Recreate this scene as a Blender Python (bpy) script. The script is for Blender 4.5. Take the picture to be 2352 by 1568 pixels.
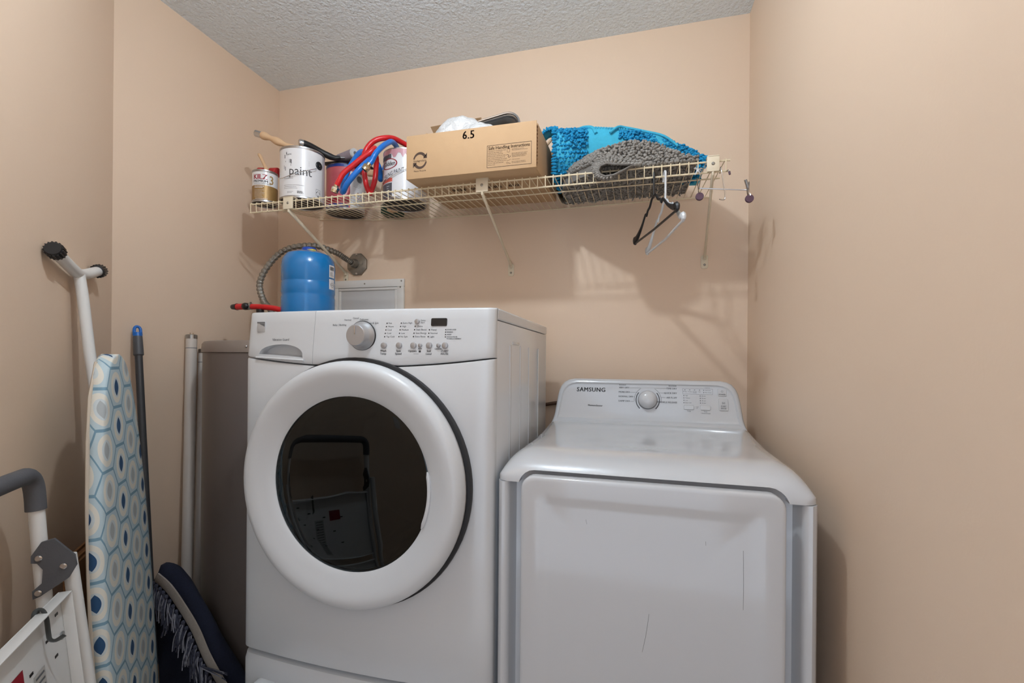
import bpy, bmesh, math, random
from math import sin, cos, pi, sqrt, radians, atan2, hypot
from mathutils import Vector, Matrix

for o in list(bpy.data.objects):
    bpy.data.objects.remove(o, do_unlink=True)
SC = bpy.context.scene
COL = SC.collection
random.seed(7)

# ------------------------------------------------------------------ camera
YAW, ROLL, FPX, CY = .256, .0083, 1065., 828.
cam_d = bpy.data.cameras.new('camera')
cam = bpy.data.objects.new('camera', cam_d)
COL.objects.link(cam)
_r = Vector((cos(YAW), sin(YAW), 0)); _f = Vector((-sin(YAW), cos(YAW), 0)); _u = Vector((0, 0, 1))
_r3 = _r * cos(ROLL) + _u * sin(ROLL); _u3 = -_r * sin(ROLL) + _u * cos(ROLL)
cam.matrix_world = Matrix(((_r3.x, _u3.x, -_f.x, 0), (_r3.y, _u3.y, -_f.y, 0), (_r3.z, _u3.z, -_f.z, 1.25), (0, 0, 0, 1)))
cam_d.sensor_width = 36
cam_d.lens = FPX * 36 / 2352
cam_d.shift_y = (CY - 784) / 2352
cam_d.clip_start = .02
SC.camera = cam

# ------------------------------------------------------------------ world, light, exposure
W = bpy.data.worlds.new('world'); SC.world = W
W.use_nodes = True
W.node_tree.nodes['Background'].inputs[0].default_value = (.86, .95, 1.1, 1)
W.node_tree.nodes['Background'].inputs[1].default_value = 1.4
SC.view_settings.view_transform = 'Standard'
SC.view_settings.look = 'None'
SC.view_settings.gamma = 1
SC.view_settings.exposure = 0
SC.view_settings.use_curve_mapping = False
BULB = Vector((-.395, .65, 2.40))     # the ceiling lamp's bulb
BULB_R = .028
BULB_E = 750.

# ------------------------------------------------------------------ materials
def lin(c):
    return tuple(((v / 255) / 12.92 if v / 255 <= .04045 else ((v / 255 + .055) / 1.055) ** 2.4) for v in c)

class NT:
    """small helper around a material's node tree"""
    def __init__(s, name):
        s.m = bpy.data.materials.new(name); s.m.use_nodes = True
        s.t = s.m.node_tree; s.p = s.t.nodes['Principled BSDF']
        s.out = s.t.nodes['Material Output']
        s._tc = None
    def n(s, kind, **kw):
        nd = s.t.nodes.new(kind)
        for k, v in kw.items(): setattr(nd, k, v)
        return nd
    def l(s, a, b): s.t.links.new(a, b)
    def obj(s):
        if not s._tc: s._tc = s.n('ShaderNodeTexCoord')
        return s._tc.outputs['Object']
    def uv(s):
        if not s._tc: s._tc = s.n('ShaderNodeTexCoord')
        return s._tc.outputs['UV']
    def math(s, op, a, b=None, clamp=False):
        nd = s.n('ShaderNodeMath', operation=op); nd.use_clamp = clamp
        for i, v in enumerate((a, b)):
            if v is None: continue
            if isinstance(v, (int, float)): nd.inputs[i].default_value = v
            else: s.l(v, nd.inputs[i])
        return nd.outputs[0]
    def noise(s, scale, detail=2, rough=.5, vec=None):
        nd = s.n('ShaderNodeTexNoise'); nd.inputs['Scale'].default_value = scale
        nd.inputs['Detail'].default_value = detail; nd.inputs['Roughness'].default_value = rough
        s.l(vec or s.obj(), nd.inputs['Vector']); return nd.outputs['Fac']
    def mix(s, fac, a, b):
        nd = s.n('ShaderNodeMix', data_type='RGBA')
        for sock, v in ((nd.inputs[0], fac), (nd.inputs[6], a), (nd.inputs[7], b)):
            if isinstance(v, (int, float)): sock.default_value = v
            elif isinstance(v, tuple): sock.default_value = (*v[:3], 1)
            else: s.l(v, sock)
        return nd.outputs[2]
    def bump(s, h, strength, dist=.002):
        nd = s.n('ShaderNodeBump'); nd.inputs['Strength'].default_value = strength
        nd.inputs['Distance'].default_value = dist
        s.l(h, nd.inputs['Height']); s.l(nd.outputs[0], s.p.inputs['Normal'])

MATS = {}
def mat(name, rgb, rough=.5, metal=0., var=.06, vscale=12, bump=None, coat=0, spec=.5, trans=0):
    if name in MATS: return MATS[name]
    n = NT(name); c = lin(rgb)
    f = n.noise(vscale, 3)
    a = tuple(v * (1 - var) for v in c); b = tuple(min(1, v * (1 + var)) for v in c)
    n.l(n.mix(f, a, b), n.p.inputs['Base Color'])
    n.p.inputs['Roughness'].default_value = rough
    n.p.inputs['Metallic'].default_value = metal
    n.p.inputs['Coat Weight'].default_value = coat
    n.p.inputs['Coat Roughness'].default_value = .05
    n.p.inputs['Specular IOR Level'].default_value = spec
    n.p.inputs['Transmission Weight'].default_value = trans
    if bump: n.bump(n.noise(bump[0], 3), bump[1], bump[2] if len(bump) > 2 else .002)
    MATS[name] = n.m
    return n.m

def wall_mat():
    n = NT('peach_wall_paint')
    big = n.noise(1.7, 3); fine = n.noise(6, 4)
    c = n.mix(big, lin((226, 201, 177)), lin((230, 206, 182)))
    scuff = n.math('GREATER_THAN', n.noise(3.1, 8, .7), .73)
    c = n.mix(n.math('MULTIPLY', scuff, .12), c, lin((165, 135, 112)))
    n.l(c, n.p.inputs['Base Color'])
    n.p.inputs['Roughness'].default_value = .48
    n.p.inputs['Specular IOR Level'].default_value = .35
    h = n.math('ADD', n.noise(170, 2), n.math('MULTIPLY', n.noise(14, 2), 1.5))
    n.bump(h, .10, .002)
    return n.m
def ceil_mat():
    n = NT('textured_ceiling')
    v = n.n('ShaderNodeTexVoronoi', feature='SMOOTH_F1'); v.inputs['Scale'].default_value = 95
    n.l(n.obj(), v.inputs['Vector'])
    blobs = n.math('SUBTRACT', 1, v.outputs['Distance'])
    lump = n.noise(55, 4, .65)
    h = n.math('ADD', n.math('MULTIPLY', blobs, .6), n.math('MULTIPLY', lump, 1.6))
    n.l(n.mix(n.noise(3, 2), lin((236, 246, 254)), lin((240, 249, 255))), n.p.inputs['Base Color'])
    n.p.inputs['Roughness'].default_value = .8
    n.bump(h, .9, .009)
    return n.m
M_WALL = wall_mat(); M_CEIL = ceil_mat()
M_FLOOR = mat('vinyl_floor', (196, 188, 178), .4, var=.12, vscale=6)
M_WHITE = mat('white_enamel', (205, 208, 211), .22, var=.012, coat=.35, vscale=4)
M_WHITE2 = mat('white_plastic', (206, 209, 212), .34, var=.012, vscale=4)
M_DRY = mat('white_gloss_enamel', (197, 199, 202), .11, var=.01, coat=.5, vscale=4)
M_DARK = mat('dark_gasket', (38, 38, 40), .6)
M_BLACK = mat('black_plastic', (24, 24, 26), .4)
M_INK = mat('print_ink', (52, 52, 55), .6, var=.02)
M_INKG = mat('grey_print_ink', (105, 107, 110), .6, var=.02)
M_SIL = mat('silver_plastic', (176, 176, 178), .32, metal=.55, var=.03)
M_CHROME = mat('chrome', (200, 200, 202), .15, metal=1, var=.02)
M_STEEL = mat('brushed_steel', (170, 172, 172), .28, metal=1, var=.08, vscale=40)
M_GALV = mat('galvanised_steel', (150, 146, 138), .45, metal=.85, var=.2, vscale=60)
M_WIRE = mat('cream_vinyl_wire', (226, 211, 180), .4, var=.05, vscale=30)
M_BRACK = mat('cream_metal', (222, 210, 186), .4, var=.05, vscale=20)
M_CARD = mat('cardboard', (188, 154, 116), .8, var=.05, vscale=26, bump=(160, .08))
M_CARDD = mat('cardboard_raw_edge', (140, 100, 66), .9, var=.25, vscale=160, bump=(300, .5))
M_WOOD = mat('pale_wood', (214, 178, 140), .55, var=.12, vscale=25)
M_RED = mat('red_rubber', (205, 30, 36), .3, var=.04)
M_BLUEH = mat('blue_rubber', (20, 110, 200), .3, var=.04)
M_BRASS = mat('nickel_brass', (205, 190, 160), .25, metal=1)
M_CANW = mat('white_can_label', (226, 226, 228), .28, var=.015, coat=.3)
M_CANM = mat('tin', (170, 170, 172), .3, metal=1, var=.1)
M_GOLD = mat('gold_label', (150, 118, 70), .4, metal=.35, var=.15)
M_PINK = mat('red_pink_label', (196, 92, 100), .35, var=.35, vscale=9)
M_CRIM = mat('crimson_label', (150, 28, 44), .4)
M_NAVYP = mat('blue_label', (28, 60, 140), .35)
M_TANK = mat('blue_tank_enamel', (8, 116, 184), .22, var=.03, coat=.4)
M_TANKD = mat('deep_blue_plastic', (20, 70, 170), .35)
M_HEAT = mat('taupe_heater_enamel', (112, 101, 95), .34, var=.05, vscale=3)
M_HEATL = mat('taupe_heater_cap', (134, 121, 112), .4, var=.04)
M_BLUERUG = mat('turquoise_chenille', (10, 136, 184), .85, var=.22, vscale=60)
M_BLUEBK = mat('light_turquoise_backing', (58, 170, 202), .85, var=.12, vscale=90, bump=(220, .4))
M_GREYRUG = mat('grey_chenille', (142, 138, 132), .9, var=.2, vscale=60)
M_GREYBK = mat('grey_rug_backing', (118, 114, 109), .9, var=.1, vscale=90, bump=(220, .4))
M_NAVY = mat('navy_woven_rug', (18, 23, 42), .95, var=.35, vscale=140, bump=(260, .6))
M_BIND = mat('beige_rug_binding', (158, 148, 138), .9, var=.12, vscale=120, bump=(300, .5))
M_FRINGE = mat('navy_white_fringe', (60, 62, 76), .95, var=.75, vscale=160)
M_GRIP = mat('charcoal_foam_grip', (84, 85, 89), .7, var=.06, bump=(200, .2))
M_LADW = mat('white_ladder_paint', (226, 226, 224), .3, var=.03)
M_PLUM = mat('plum_clip_pad', (86, 60, 76), .6)
M_TUBE = mat('frosted_tube_glass', (206, 198, 190), .3, var=.04, coat=.3)
M_PURPLE = mat('grey_roller_nap', (150, 138, 146), .8, var=.15, vscale=90)

def glass_mat(name, tint, rough=.02, dark=0.):
    n = NT(name)
    tr = n.n('ShaderNodeBsdfTransparent'); tr.inputs[0].default_value = (*tint, 1)
    gl = n.n('ShaderNodeBsdfGlossy'); gl.inputs['Roughness'].default_value = rough; gl.inputs['Color'].default_value = (.86, .95, 1, 1)
    fr = n.n('ShaderNodeFresnel'); fr.inputs['IOR'].default_value = 1.5
    mx = n.n('ShaderNodeMixShader')
    n.l(fr.outputs[0], mx.inputs[0]); n.l(tr.outputs[0], mx.inputs[1]); n.l(gl.outputs[0], mx.inputs[2])
    n.l(mx.outputs[0], n.out.inputs['Surface'])
    return n.m
M_DOORGLASS = glass_mat('smoked_door_glass', (.16, .16, .165), .015)
M_JAR = glass_mat('clear_glass', (.92, .93, .93), .02)
M_BAG = mat('clear_plastic_bag', (250, 250, 250), .16, var=.02, spec=.8, trans=.35, bump=(45, .9, .01))

def emis_mat(name, col, e):
    n = NT(name); n.p.inputs['Base Color'].default_value = (1, 1, 1, 1)
    n.p.inputs['Emission Color'].default_value = (*col, 1); n.p.inputs['Emission Strength'].default_value = e
    return n.m

# ------------------------------------------------------------------ mesh builder
class MB:
    def __init__(s, M=None):
        s.v = []; s.f = []; s.M = M; s.uv = None
    def add(s, vs, fs):
        b = len(s.v)
        for p in vs:
            p = Vector(p)
            s.v.append(s.M @ p if s.M else p)
        s.f += [tuple(b + i for i in f) for f in fs]
        return s
    def box(s, x0, x1, y0, y1, z0, z1):
        return s.add([(x, y, z) for z in (z0, z1) for y in (y0, y1) for x in (x0, x1)],
                     [(0, 2, 3, 1), (4, 5, 7, 6), (0, 1, 5, 4), (2, 6, 7, 3), (0, 4, 6, 2), (1, 3, 7, 5)])
    def tube(s, pts, r, n=8, caps=True, closed=False, flat=None):
        pts = [Vector(p) for p in pts]; N = len(pts)
        rs = r if isinstance(r, (list, tuple)) else [r] * N
        vs = []; fs = []; up = None
        for i, p in enumerate(pts):
            if closed: t = pts[(i + 1) % N] - pts[i - 1]
            else: t = pts[min(i + 1, N - 1)] - pts[max(i - 1, 0)]
            t.normalize()
            if up is None:
                up = Vector((0, 0, 1)) if abs(t.z) < .9 else Vector((1, 0, 0))
            a = t.cross(up)
            if a.length < 1e-6: a = t.orthogonal()
            a.normalize(); b = a.cross(t).normalized(); up = b
            for k in range(n):
                q = 2 * pi * k / n
                ra, rb = (rs[i], rs[i]) if flat is None else (rs[i] * flat[0], rs[i] * flat[1])
                vs.append(p + a * cos(q) * ra + b * sin(q) * rb)
        for i in range(N if closed else N - 1):
            for k in range(n):
                j = (i + 1) % N
                fs.append((i * n + k, i * n + (k + 1) % n, j * n + (k + 1) % n, j * n + k))
        if caps and not closed:
            fs.append(tuple(range(n - 1, -1, -1))); fs.append(tuple((N - 1) * n + k for k in range(n)))
        return s.add(vs, fs)
    def lathe(s, prof, c=(0, 0, 0), axis='z', n=40, a0=0., a1=2 * pi, close=False):
        """prof: list of (radius, height along axis)"""
        full = abs(a1 - a0 - 2 * pi) < 1e-6
        m = n if full else n + 1
        vs = []; fs = []; P = len(prof); c = Vector(c)
        for i in range(m):
            a = a0 + (a1 - a0) * i / n
            for r, h in prof:
                if axis == 'z': d = Vector((r * cos(a), r * sin(a), h))
                elif axis == 'y': d = Vector((r * cos(a), h, r * sin(a)))
                else: d = Vector((h, r * cos(a), r * sin(a)))
                vs.append(c + d)
        for i in range(n):
            j = (i + 1) % m
            for k in range(P - 1):
                q = (i * P + k, j * P + k, j * P + k + 1, i * P + k + 1)
                fs.append(q if axis != 'y' else q[::-1])
        return s.add(vs, fs)
    def prism(s, poly, h0, h1, plane='xy'):
        """extrude a polygon; plane gives the two axes of poly"""
        n = len(poly); vs = []
        for h in (h0, h1):
            for a, b in poly:
                vs.append({'xy': (a, b, h), 'xz': (a, h, b), 'yz': (h, a, b)}[plane])
        fs = [tuple(range(n - 1, -1, -1)), tuple(range(n, 2 * n))]
        fs += [(i, (i + 1) % n, n + (i + 1) % n, n + i) for i in range(n)]
        return s.add(vs, fs)
    def grid(s, fn, nu, nv):
        vs = [fn(i / nu, j / nv) for i in range(nu + 1) for j in range(nv + 1)]
        fs = [(i * (nv + 1) + j, (i + 1) * (nv + 1) + j, (i + 1) * (nv + 1) + j + 1, i * (nv + 1) + j + 1)
              for i in range(nu) for j in range(nv)]
        return s.add(vs, fs)
    def ball(s, c, r, n=8, m=5, R=None):
        c = Vector(c); rx, ry, rz = r if isinstance(r, (tuple, list)) else (r, r, r)
        vs = [Vector((0, 0, rz))]
        for j in range(1, m):
            a = pi * j / m
            for i in range(n):
                b = 2 * pi * i / n
                vs.append(Vector((rx * sin(a) * cos(b), ry * sin(a) * sin(b), rz * cos(a))))
        vs.append(Vector((0, 0, -rz)))
        fs = [(0, 1 + i, 1 + (i + 1) % n) for i in range(n)]
        for j in range(m - 2):
            for i in range(n):
                a = 1 + j * n; b = a + n
                fs.append((a + i, b + i, b + (i + 1) % n, a + (i + 1) % n))
        e = len(vs) - 1; a = 1 + (m - 2) * n
        fs += [(a + i, e, a + (i + 1) % n) for i in range(n)]
        if R is not None: vs = [R @ v for v in vs]
        return s.add([c + v for v in vs], fs)
    def build(s, name, m, parent=None, bev=0, seg=2, smooth=True, ang=35, loc=None):
        off = Vector(loc) if loc is not None else (parent['_o'] if parent is not None and '_o' in parent else None)
        off = Vector(off) if off is not None else Vector((0, 0, 0))
        me = bpy.data.meshes.new(name)
        me.from_pydata([tuple(v - off) for v in s.v], [], s.f)
        bm = bmesh.new(); bm.from_mesh(me)
        bmesh.ops.recalc_face_normals(bm, faces=bm.faces)
        if bev:
            es = [e for e in bm.edges if len(e.link_faces) == 2 and e.calc_face_angle(0) > radians(28)]
            bmesh.ops.bevel(bm, geom=es, offset=bev, segments=seg, affect='EDGES', clamp_overlap=True, profile=.5)
        bm.to_mesh(me); bm.free()
        if smooth:
            for p in me.polygons: p.use_smooth = True
            me.set_sharp_from_angle(angle=radians(ang))
        me.materials.append(m)
        o = bpy.data.objects.new(name, me); COL.objects.link(o)
        if parent is not None:
            o.parent = parent
            if '_o' in parent: o['_o'] = list(off)
        else:
            o.location = off
        return o

def smoothpath(P, k=6):
    P = [Vector(p) for p in P]; out = []
    for i in range(len(P) - 1):
        p0 = P[max(i - 1, 0)]; p1 = P[i]; p2 = P[i + 1]; p3 = P[min(i + 2, len(P) - 1)]
        for j in range(k):
            t = j / k
            out.append(.5 * ((2 * p1) + (p2 - p0) * t + (2 * p0 - 5 * p1 + 4 * p2 - p3) * t * t + (-p0 + 3 * p1 - 3 * p2 + p3) * t ** 3))
    out.append(P[-1]); return out

def roundrect(x0, x1, z0, z1, r, n=5):
    out = []
    for cx, cz, a in ((x1 - r, z1 - r, 0), (x0 + r, z1 - r, pi / 2), (x0 + r, z0 + r, pi), (x1 - r, z0 + r, 1.5 * pi)):
        for i in range(n + 1):
            q = a + pi / 2 * i / n; out.append((cx + r * cos(q), cz + r * sin(q)))
    return out

def thing(name, label, cat, loc, group=None):
    o = bpy.data.objects.new(name, None); COL.objects.link(o)
    o.location = loc; o.empty_display_size = .05
    o['label'] = label; o['category'] = cat; o['_o'] = list(loc)
    if group: o['group'] = group
    return o
def tag(o, label, cat, group=None):
    o['label'] = label; o['category'] = cat
    if group: o['group'] = group
    return o
def struct(o): o['kind'] = 'structure'; return o

_tc = {}
def text_mesh(s, size, spacing=1.):
    """flat triangles of a line of text, centred, in its own xy plane"""
    key = (s, size, spacing)
    if key in _tc: return _tc[key]
    cu = bpy.data.curves.new('t', 'FONT'); cu.body = s; cu.size = size
    cu.align_x = 'CENTER'; cu.align_y = 'CENTER'; cu.resolution_u = 2; cu.space_character = spacing
    ob = bpy.data.objects.new('t', cu); COL.objects.link(ob)
    me = bpy.data.meshes.new_from_object(ob)
    out = ([v.co.copy() for v in me.vertices], [tuple(p.vertices) for p in me.polygons])
    bpy.data.objects.remove(ob); bpy.data.curves.remove(cu); bpy.data.meshes.remove(me)
    _tc[key] = out
    return out
def text(mb, s, size, fn, align='c', sx=1., bold=0., spacing=1.):
    """place text: fn(x, y) -> 3-D point"""
    vs, fs = text_mesh(s, size, spacing)
    if not vs: return
    xs = [v.x for v in vs]; dx = {'c': 0, 'l': -min(xs), 'r': -max(xs)}[align]
    for ox in ((0,) if not bold else (-bold, 0, bold)):
        mb.add([fn((v.x + dx) * sx + ox, v.y) for v in vs], fs)
def rect(mb, x0, x1, y0, y1, fn, nx=1):
    for i in range(nx):
        a = x0 + (x1 - x0) * i / nx; b = x0 + (x1 - x0) * (i + 1) / nx
        mb.add([fn(a, y0), fn(b, y0), fn(b, y1), fn(a, y1)], [(0, 1, 2, 3)])
def disc(mb, x, y, r, fn, n=14, r0=0, a0=0, a1=2 * pi):
    for i in range(n):
        p = a0 + (a1 - a0) * i / n; q = a0 + (a1 - a0) * (i + 1) / n
        if r0: mb.add([fn(x + r0 * cos(p), y + r0 * sin(p)), fn(x + r * cos(p), y + r * sin(p)), fn(x + r * cos(q), y + r * sin(q)), fn(x + r0 * cos(q), y + r0 * sin(q))], [(0, 1, 2, 3)])
        else: mb.add([fn(x, y), fn(x + r * cos(p), y + r * sin(p)), fn(x + r * cos(q), y + r * sin(q))], [(0, 1, 2)])
def boolean(o, cutter_mb, op='DIFFERENCE'):
    c = cutter_mb.build('cut', o.data.materials[0], loc=(0, 0, 0)); c.parent = o.parent
    if o.parent is not None: c.location = -Vector(o.parent['_o']); 
    md = o.modifiers.new('b', 'BOOLEAN'); md.object = c; md.operation = op; md.solver = 'EXACT'
    bpy.context.view_layer.update()
    dg = bpy.context.evaluated_depsgraph_get()
    me = bpy.data.meshes.new_from_object(o.evaluated_get(dg))
    o.modifiers.clear(); o.data = me
    for p in me.polygons: p.use_smooth = True
    me.set_sharp_from_angle(angle=radians(32))
    bpy.data.objects.remove(c, do_unlink=True)
    return o

# ================================================================== SETTING
XL, XR, YB, ZC = -1.639, .401, 1.85, 2.522
P0 = Vector((XL, 1.126, 0)); SD = Vector((.64, -.77, 0)).normalized(); ND = Vector((.77, .64, 0)).normalized()
def A(s, o, z): return P0 + SD * s + ND * o + Vector((0, 0, z))
T = .1
YF0 = -.75
endA = P0 + SD * 1.85
def wallbox(name, a, b, out):
    """wall slab between plan points a, b, thickened along out"""
    mb = MB(); a = Vector((*a, 0)); b = Vector((*b, 0)); o = Vector((*out, 0)).normalized() * T
    mb.add([p + Vector((0, 0, z)) for z in (0, ZC) for p in (a, b, b + o, a + o)],
           [(0, 1, 2, 3), (4, 5, 6, 7), (0, 1, 5, 4), (1, 2, 6, 5), (2, 3, 7, 6), (3, 0, 4, 7)])
    return struct(mb.build(name, M_WALL, smooth=False))
wallbox('wall_back', (XL - T, YB), (XR + T, YB), (0, 1))
wallbox('wall_left', (XL, 1.126), (XL, YB), (-1, 0))
wallbox('wall_diagonal', (P0.x, P0.y), (endA.x, endA.y), (-ND.x, -ND.y))
wallbox('wall_right', (XR, YF0), (XR, YB), (1, 0))
wallbox('wall_front', (endA.x, endA.y), (endA.x, YF0), (-1, 0))
floor_poly = [(XR + T, YB + T), (XL - T, YB + T), (XL - T, 1.05), (endA.x - T, endA.y), (endA.x - T, YF0), (XR + T, YF0)]
struct(MB().prism(floor_poly, -.06, 0).build('floor', M_FLOOR, smooth=False))
struct(MB().prism(floor_poly, ZC, ZC + .08).build('ceiling', M_CEIL, smooth=False))
# baseboards
M_TRIM = mat('white_trim', (228, 226, 222), .4, var=.02)
struct(MB().box(XL, XR, YB - .014, YB, 0, .09).build('baseboard_back', M_TRIM, bev=.004))
struct(MB().box(XR - .014, XR, YF0, YB - .014, 0, .09).build('baseboard_right', M_TRIM, bev=.004))

# ceiling lamp (out of the frame): it lights the room
lamp = thing('ceiling_lamp', 'round ceiling lamp holder with a bare white bulb above the laundry room', 'lamp', (BULB.x, BULB.y, ZC))
MB().lathe([(0, ZC - .001), (.06, ZC - .001), (.058, ZC - .02), (.03, ZC - .035), (.024, ZC - .07), (0, ZC - .07)], (BULB.x, BULB.y, 0), n=28).build('lamp_base', M_WHITE2, lamp)
MB().ball(BULB, BULB_R, 24, 14).build('bulb', emis_mat('bulb_glow', (.87, .96, 1.04), BULB_E), lamp)

# ================================================================== WASHER
WX0, WX1 = -.986, -.305; WC = (WX0 + WX1) / 2
washer = thing('washing_machine', 'white front-loading washing machine with a round dark glass door, on a pedestal', 'washing machine', (WC, 1.3, .486))
def bow(x):
    t = (x - WC) / ((WX1 - WX0) / 2)
    y = .998 - .019 * (1 - t * t)
    e = min(x - WX0, WX1 - x)
    if e < .022: y += .018 * (1 - sqrt(max(0, 1 - (1 - e / .022) ** 2)))
    return y
def xsamples(a, b, n=28):
    s = [a + (b - a) * i / n for i in range(n + 1)]
    for k in (.0015, .004, .008, .013):
        if a == WX0: s.append(a + k)
        if b == WX1: s.append(b - k)
    return sorted(set(s))
def seamz(x):
    t = (x - WC) / .34
    return 1.232 + .023 * t * t
def ctilt(z): return max(0, (z - 1.25)) * .1
def bowpanel(name, a, b, zb, zt, m, parent, r=.006, yback=1.03, tilt=False, nz=5):
    mb = MB(); xs = xsamples(a, b); vs = []; n = 0
    for x in xs:
        y = bow(x); z0 = zb(x); z1 = zt(x)
        col = [(yback, z0), (y + r, z0), (y + r * .3, z0 + r * .3), (y, z0 + r)]
        for k in range(1, nz): col.append((y, z0 + r + (z1 - z0 - 2 * r) * k / nz))
        col += [(y, z1 - r), (y + r * .3, z1 - r * .3), (y + r, z1), (yback, z1)]
        n = len(col)
        vs += [(x, yy + (ctilt(zz) if tilt and yy < yback else 0), zz) for yy, zz in col]
    fs = [(i * n + k, (i + 1) * n + k, (i + 1) * n + (k + 1) % n, i * n + (k + 1) % n) for i in range(len(xs) - 1) for k in range(n)]
    fs += [tuple(range(n)), tuple((len(xs) - 1) * n + k for k in range(n - 1, -1, -1))]
    mb.add(vs, fs)
    return mb.build(name, m, parent, ang=40)
g = .0012
front = bowpanel('front_panel', WX0, WX1, lambda x: .497, lambda x: seamz(x) - g, M_WHITE, washer, r=.005)
DCX, DCZ = -.645, .957
boolean(front, MB().lathe([(0, .9), (.222, .9), (.222, 1.1), (0, 1.1)], (DCX, 0, DCZ), 'y', 48))
drw = bowpanel('detergent_drawer', WX0, -.7665, lambda x: seamz(x) + g, lambda x: 1.371, M_WHITE2, washer, r=.005, tilt=True)
con = bowpanel('control_panel', -.7655, WX1, lambda x: seamz(x) + g, lambda x: 1.371, M_WHITE2, washer, r=.005, tilt=True)
# scooped pull in the drawer
cx, hw = -.867, .077
arch = [(cx - hw, 1.252), (cx + hw, 1.243)] + [(cx + hw * cos(a), 1.2475 + .036 * sin(a) ** .8) for a in [pi * k / 14 for k in range(1, 14)]]
cut = MB()
n_ = len(arch)
cut.add([(x, .94, z + .004) for x, z in arch] + [(cx + (x - cx) * .86, 1.018, 1.262 + (z - 1.25) * .72) for x, z in arch],
        [tuple(range(n_)), tuple(range(2 * n_ - 1, n_ - 1, -1))] + [(i, (i + 1) % n_, n_ + (i + 1) % n_, n_ + i) for i in range(n_)])
boolean(drw, cut)
def wfront(x, z, out=.0006): return Vector((x, bow(x) + ctilt(z) - out, z))
MB().tube([wfront(cx - hw + .154 * k / 12, 1.2535 - .0072 * k / 12, .001) for k in range(13)], .0028, 6).build('pull_lip', M_WHITE2, drw)
# cabinet: sides, back, bottom, top lid
cab = MB()
cab.box(WX0, WX0 + .004, 1.031, 1.645, .497, 1.343).box(WX1 - .004, WX1, 1.031, 1.645, .497, 1.343)
cab.box(WX0, WX1, 1.645, 1.65, .497, 1.343).box(WX0, WX1, 1.031, 1.645, .493, .497)
cabo = cab.build('cabinet', M_WHITE, washer, bev=.0015)
MB().box(WX0 - .001, WX1 + .001, 1.0315, 1.654, 1.3445, 1.3725).build('top_panel', M_WHITE, washer, bev=.005, seg=3)
# pressed ribs in the right side
for y in (1.14, 1.25, 1.36, 1.5):
    MB().box(WX1 - .001, WX1 + .0022, y, y + .012, .62, 1.29).build('side_rib', M_WHITE, cabo, bev=.002)
MB().box(WX1 - .001, WX1 + .002, 1.17, 1.24, 1.292, 1.3).build('side_rib', M_WHITE, cabo, bev=.0015)
cb = MB().box(WX0 - .022, WX0, 1.035, 1.075, 1.214, 1.243); cb.box(WX0 - .014, WX0, 1.03, 1.07, 1.243, 1.252)
cb.build('side_clip', M_WHITE2, washer, bev=.003)
# door
wd = MB().lathe([(.222, .985), (.222, .972), (.208, .968), (.206, .958), (.212, .9525), (.226, .9475), (.242, .9395), (.256, .9345), (.268, .933), (.277, .935), (.2845, .941), (.2885, .95), (.29, .96), (.289, .9695), (.283, .974), (.222, .974)], (DCX, 0, DCZ), 'y', 96).build('door', M_WHITE2, washer, ang=50)
MB().lathe([(.281, .9735), (.2965, .974), (.298, .98), (.296, .995), (.28, .995)], (DCX, 0, DCZ), 'y', 80).build('door_gasket', M_DARK, wd)
MB().lathe([(0, .9490), (.06, .9498), (.11, .9518), (.16, .9550), (.2, .9585), (.207, .9605), (.207, .9665), (.2, .9665), (0, .962)], (DCX, 0, DCZ), 'y', 80).build('door_glass', M_DOORGLASS, wd)
MB().tube([Vector((DCX + .2075 * cos(a), .9525, DCZ + .2075 * sin(a))) for a in [radians(-24 + 3 * k) for k in range(13)]], [.002] + [.0048] * 11 + [.002], 8).build('door_grip', M_WHITE2, wd)
# drum
drum = MB().lathe([(.2, 1.0), (.215, 1.012), (.235, 1.03), (.25, 1.06), (.25, 1.40), (.2, 1.43), (0, 1.435)], (DCX, 0, DCZ), 'y', 56).build('drum', mat('drum_steel', (120, 122, 124), .35, metal=.9, var=.2, vscale=120), washer)
for k in range(3):
    a = .5 + k * 2 * pi / 3
    q = Vector((cos(a), 0, sin(a)))
    c0 = Vector((DCX, 0, DCZ)) + q * .245
    MB().tube([c0 + Vector((0, 1.08, 0)) - q * 0, c0 + Vector((0, 1.2, 0)) - q * .03, c0 + Vector((0, 1.38, 0)) - q * .01], .022, 8).build('drum_paddle', M_INKG, drum)
hm = MB()
for i in range(11):
    for k in range(36):
        a = 2 * pi * (k + .5 * (i % 2)) / 36; rr = .04 + i * .019
        hm.ball((DCX + rr * cos(a), 1.428 - max(0, rr - .2) * .6, DCZ + rr * sin(a)), (.0035, .002, .0035), 5, 3)
ho = hm.build('drum_holes', M_BLACK, drum); ho['kind'] = 'stuff'
MB().lathe([(.222, .985), (.21, .992), (.205, 1.0), (.214, 1.015)], (DCX, 0, DCZ), 'y', 56).build('bellow', M_DARK, washer)
# dial
KX, KZ = -.628, 1.3065
ky = bow(KX) + .005
dial = MB().lathe([(.0345, ky), (.0345, ky - .003), (.033, ky - .007), (.0285, ky - .012), (.0262, ky - .017), (.0255, ky - .029), (.0235, ky - .0315), (0, ky - .0322)], (KX, 0, KZ), 'y', 56).build('dial', M_SIL, washer, ang=45)
MB().lathe([(.0352, ky), (.0362, ky - .0012), (.0352, ky - .003), (.033, ky - .003)], (KX, 0, KZ), 'y', 48).build('dial_ring', M_BLACK, dial)
MB().box(KX - .0015, KX + .0015, ky - .0338, ky - .0318, KZ + .002, KZ + .021).build('dial_pointer', M_CHROME, dial, bev=.0005)
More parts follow.
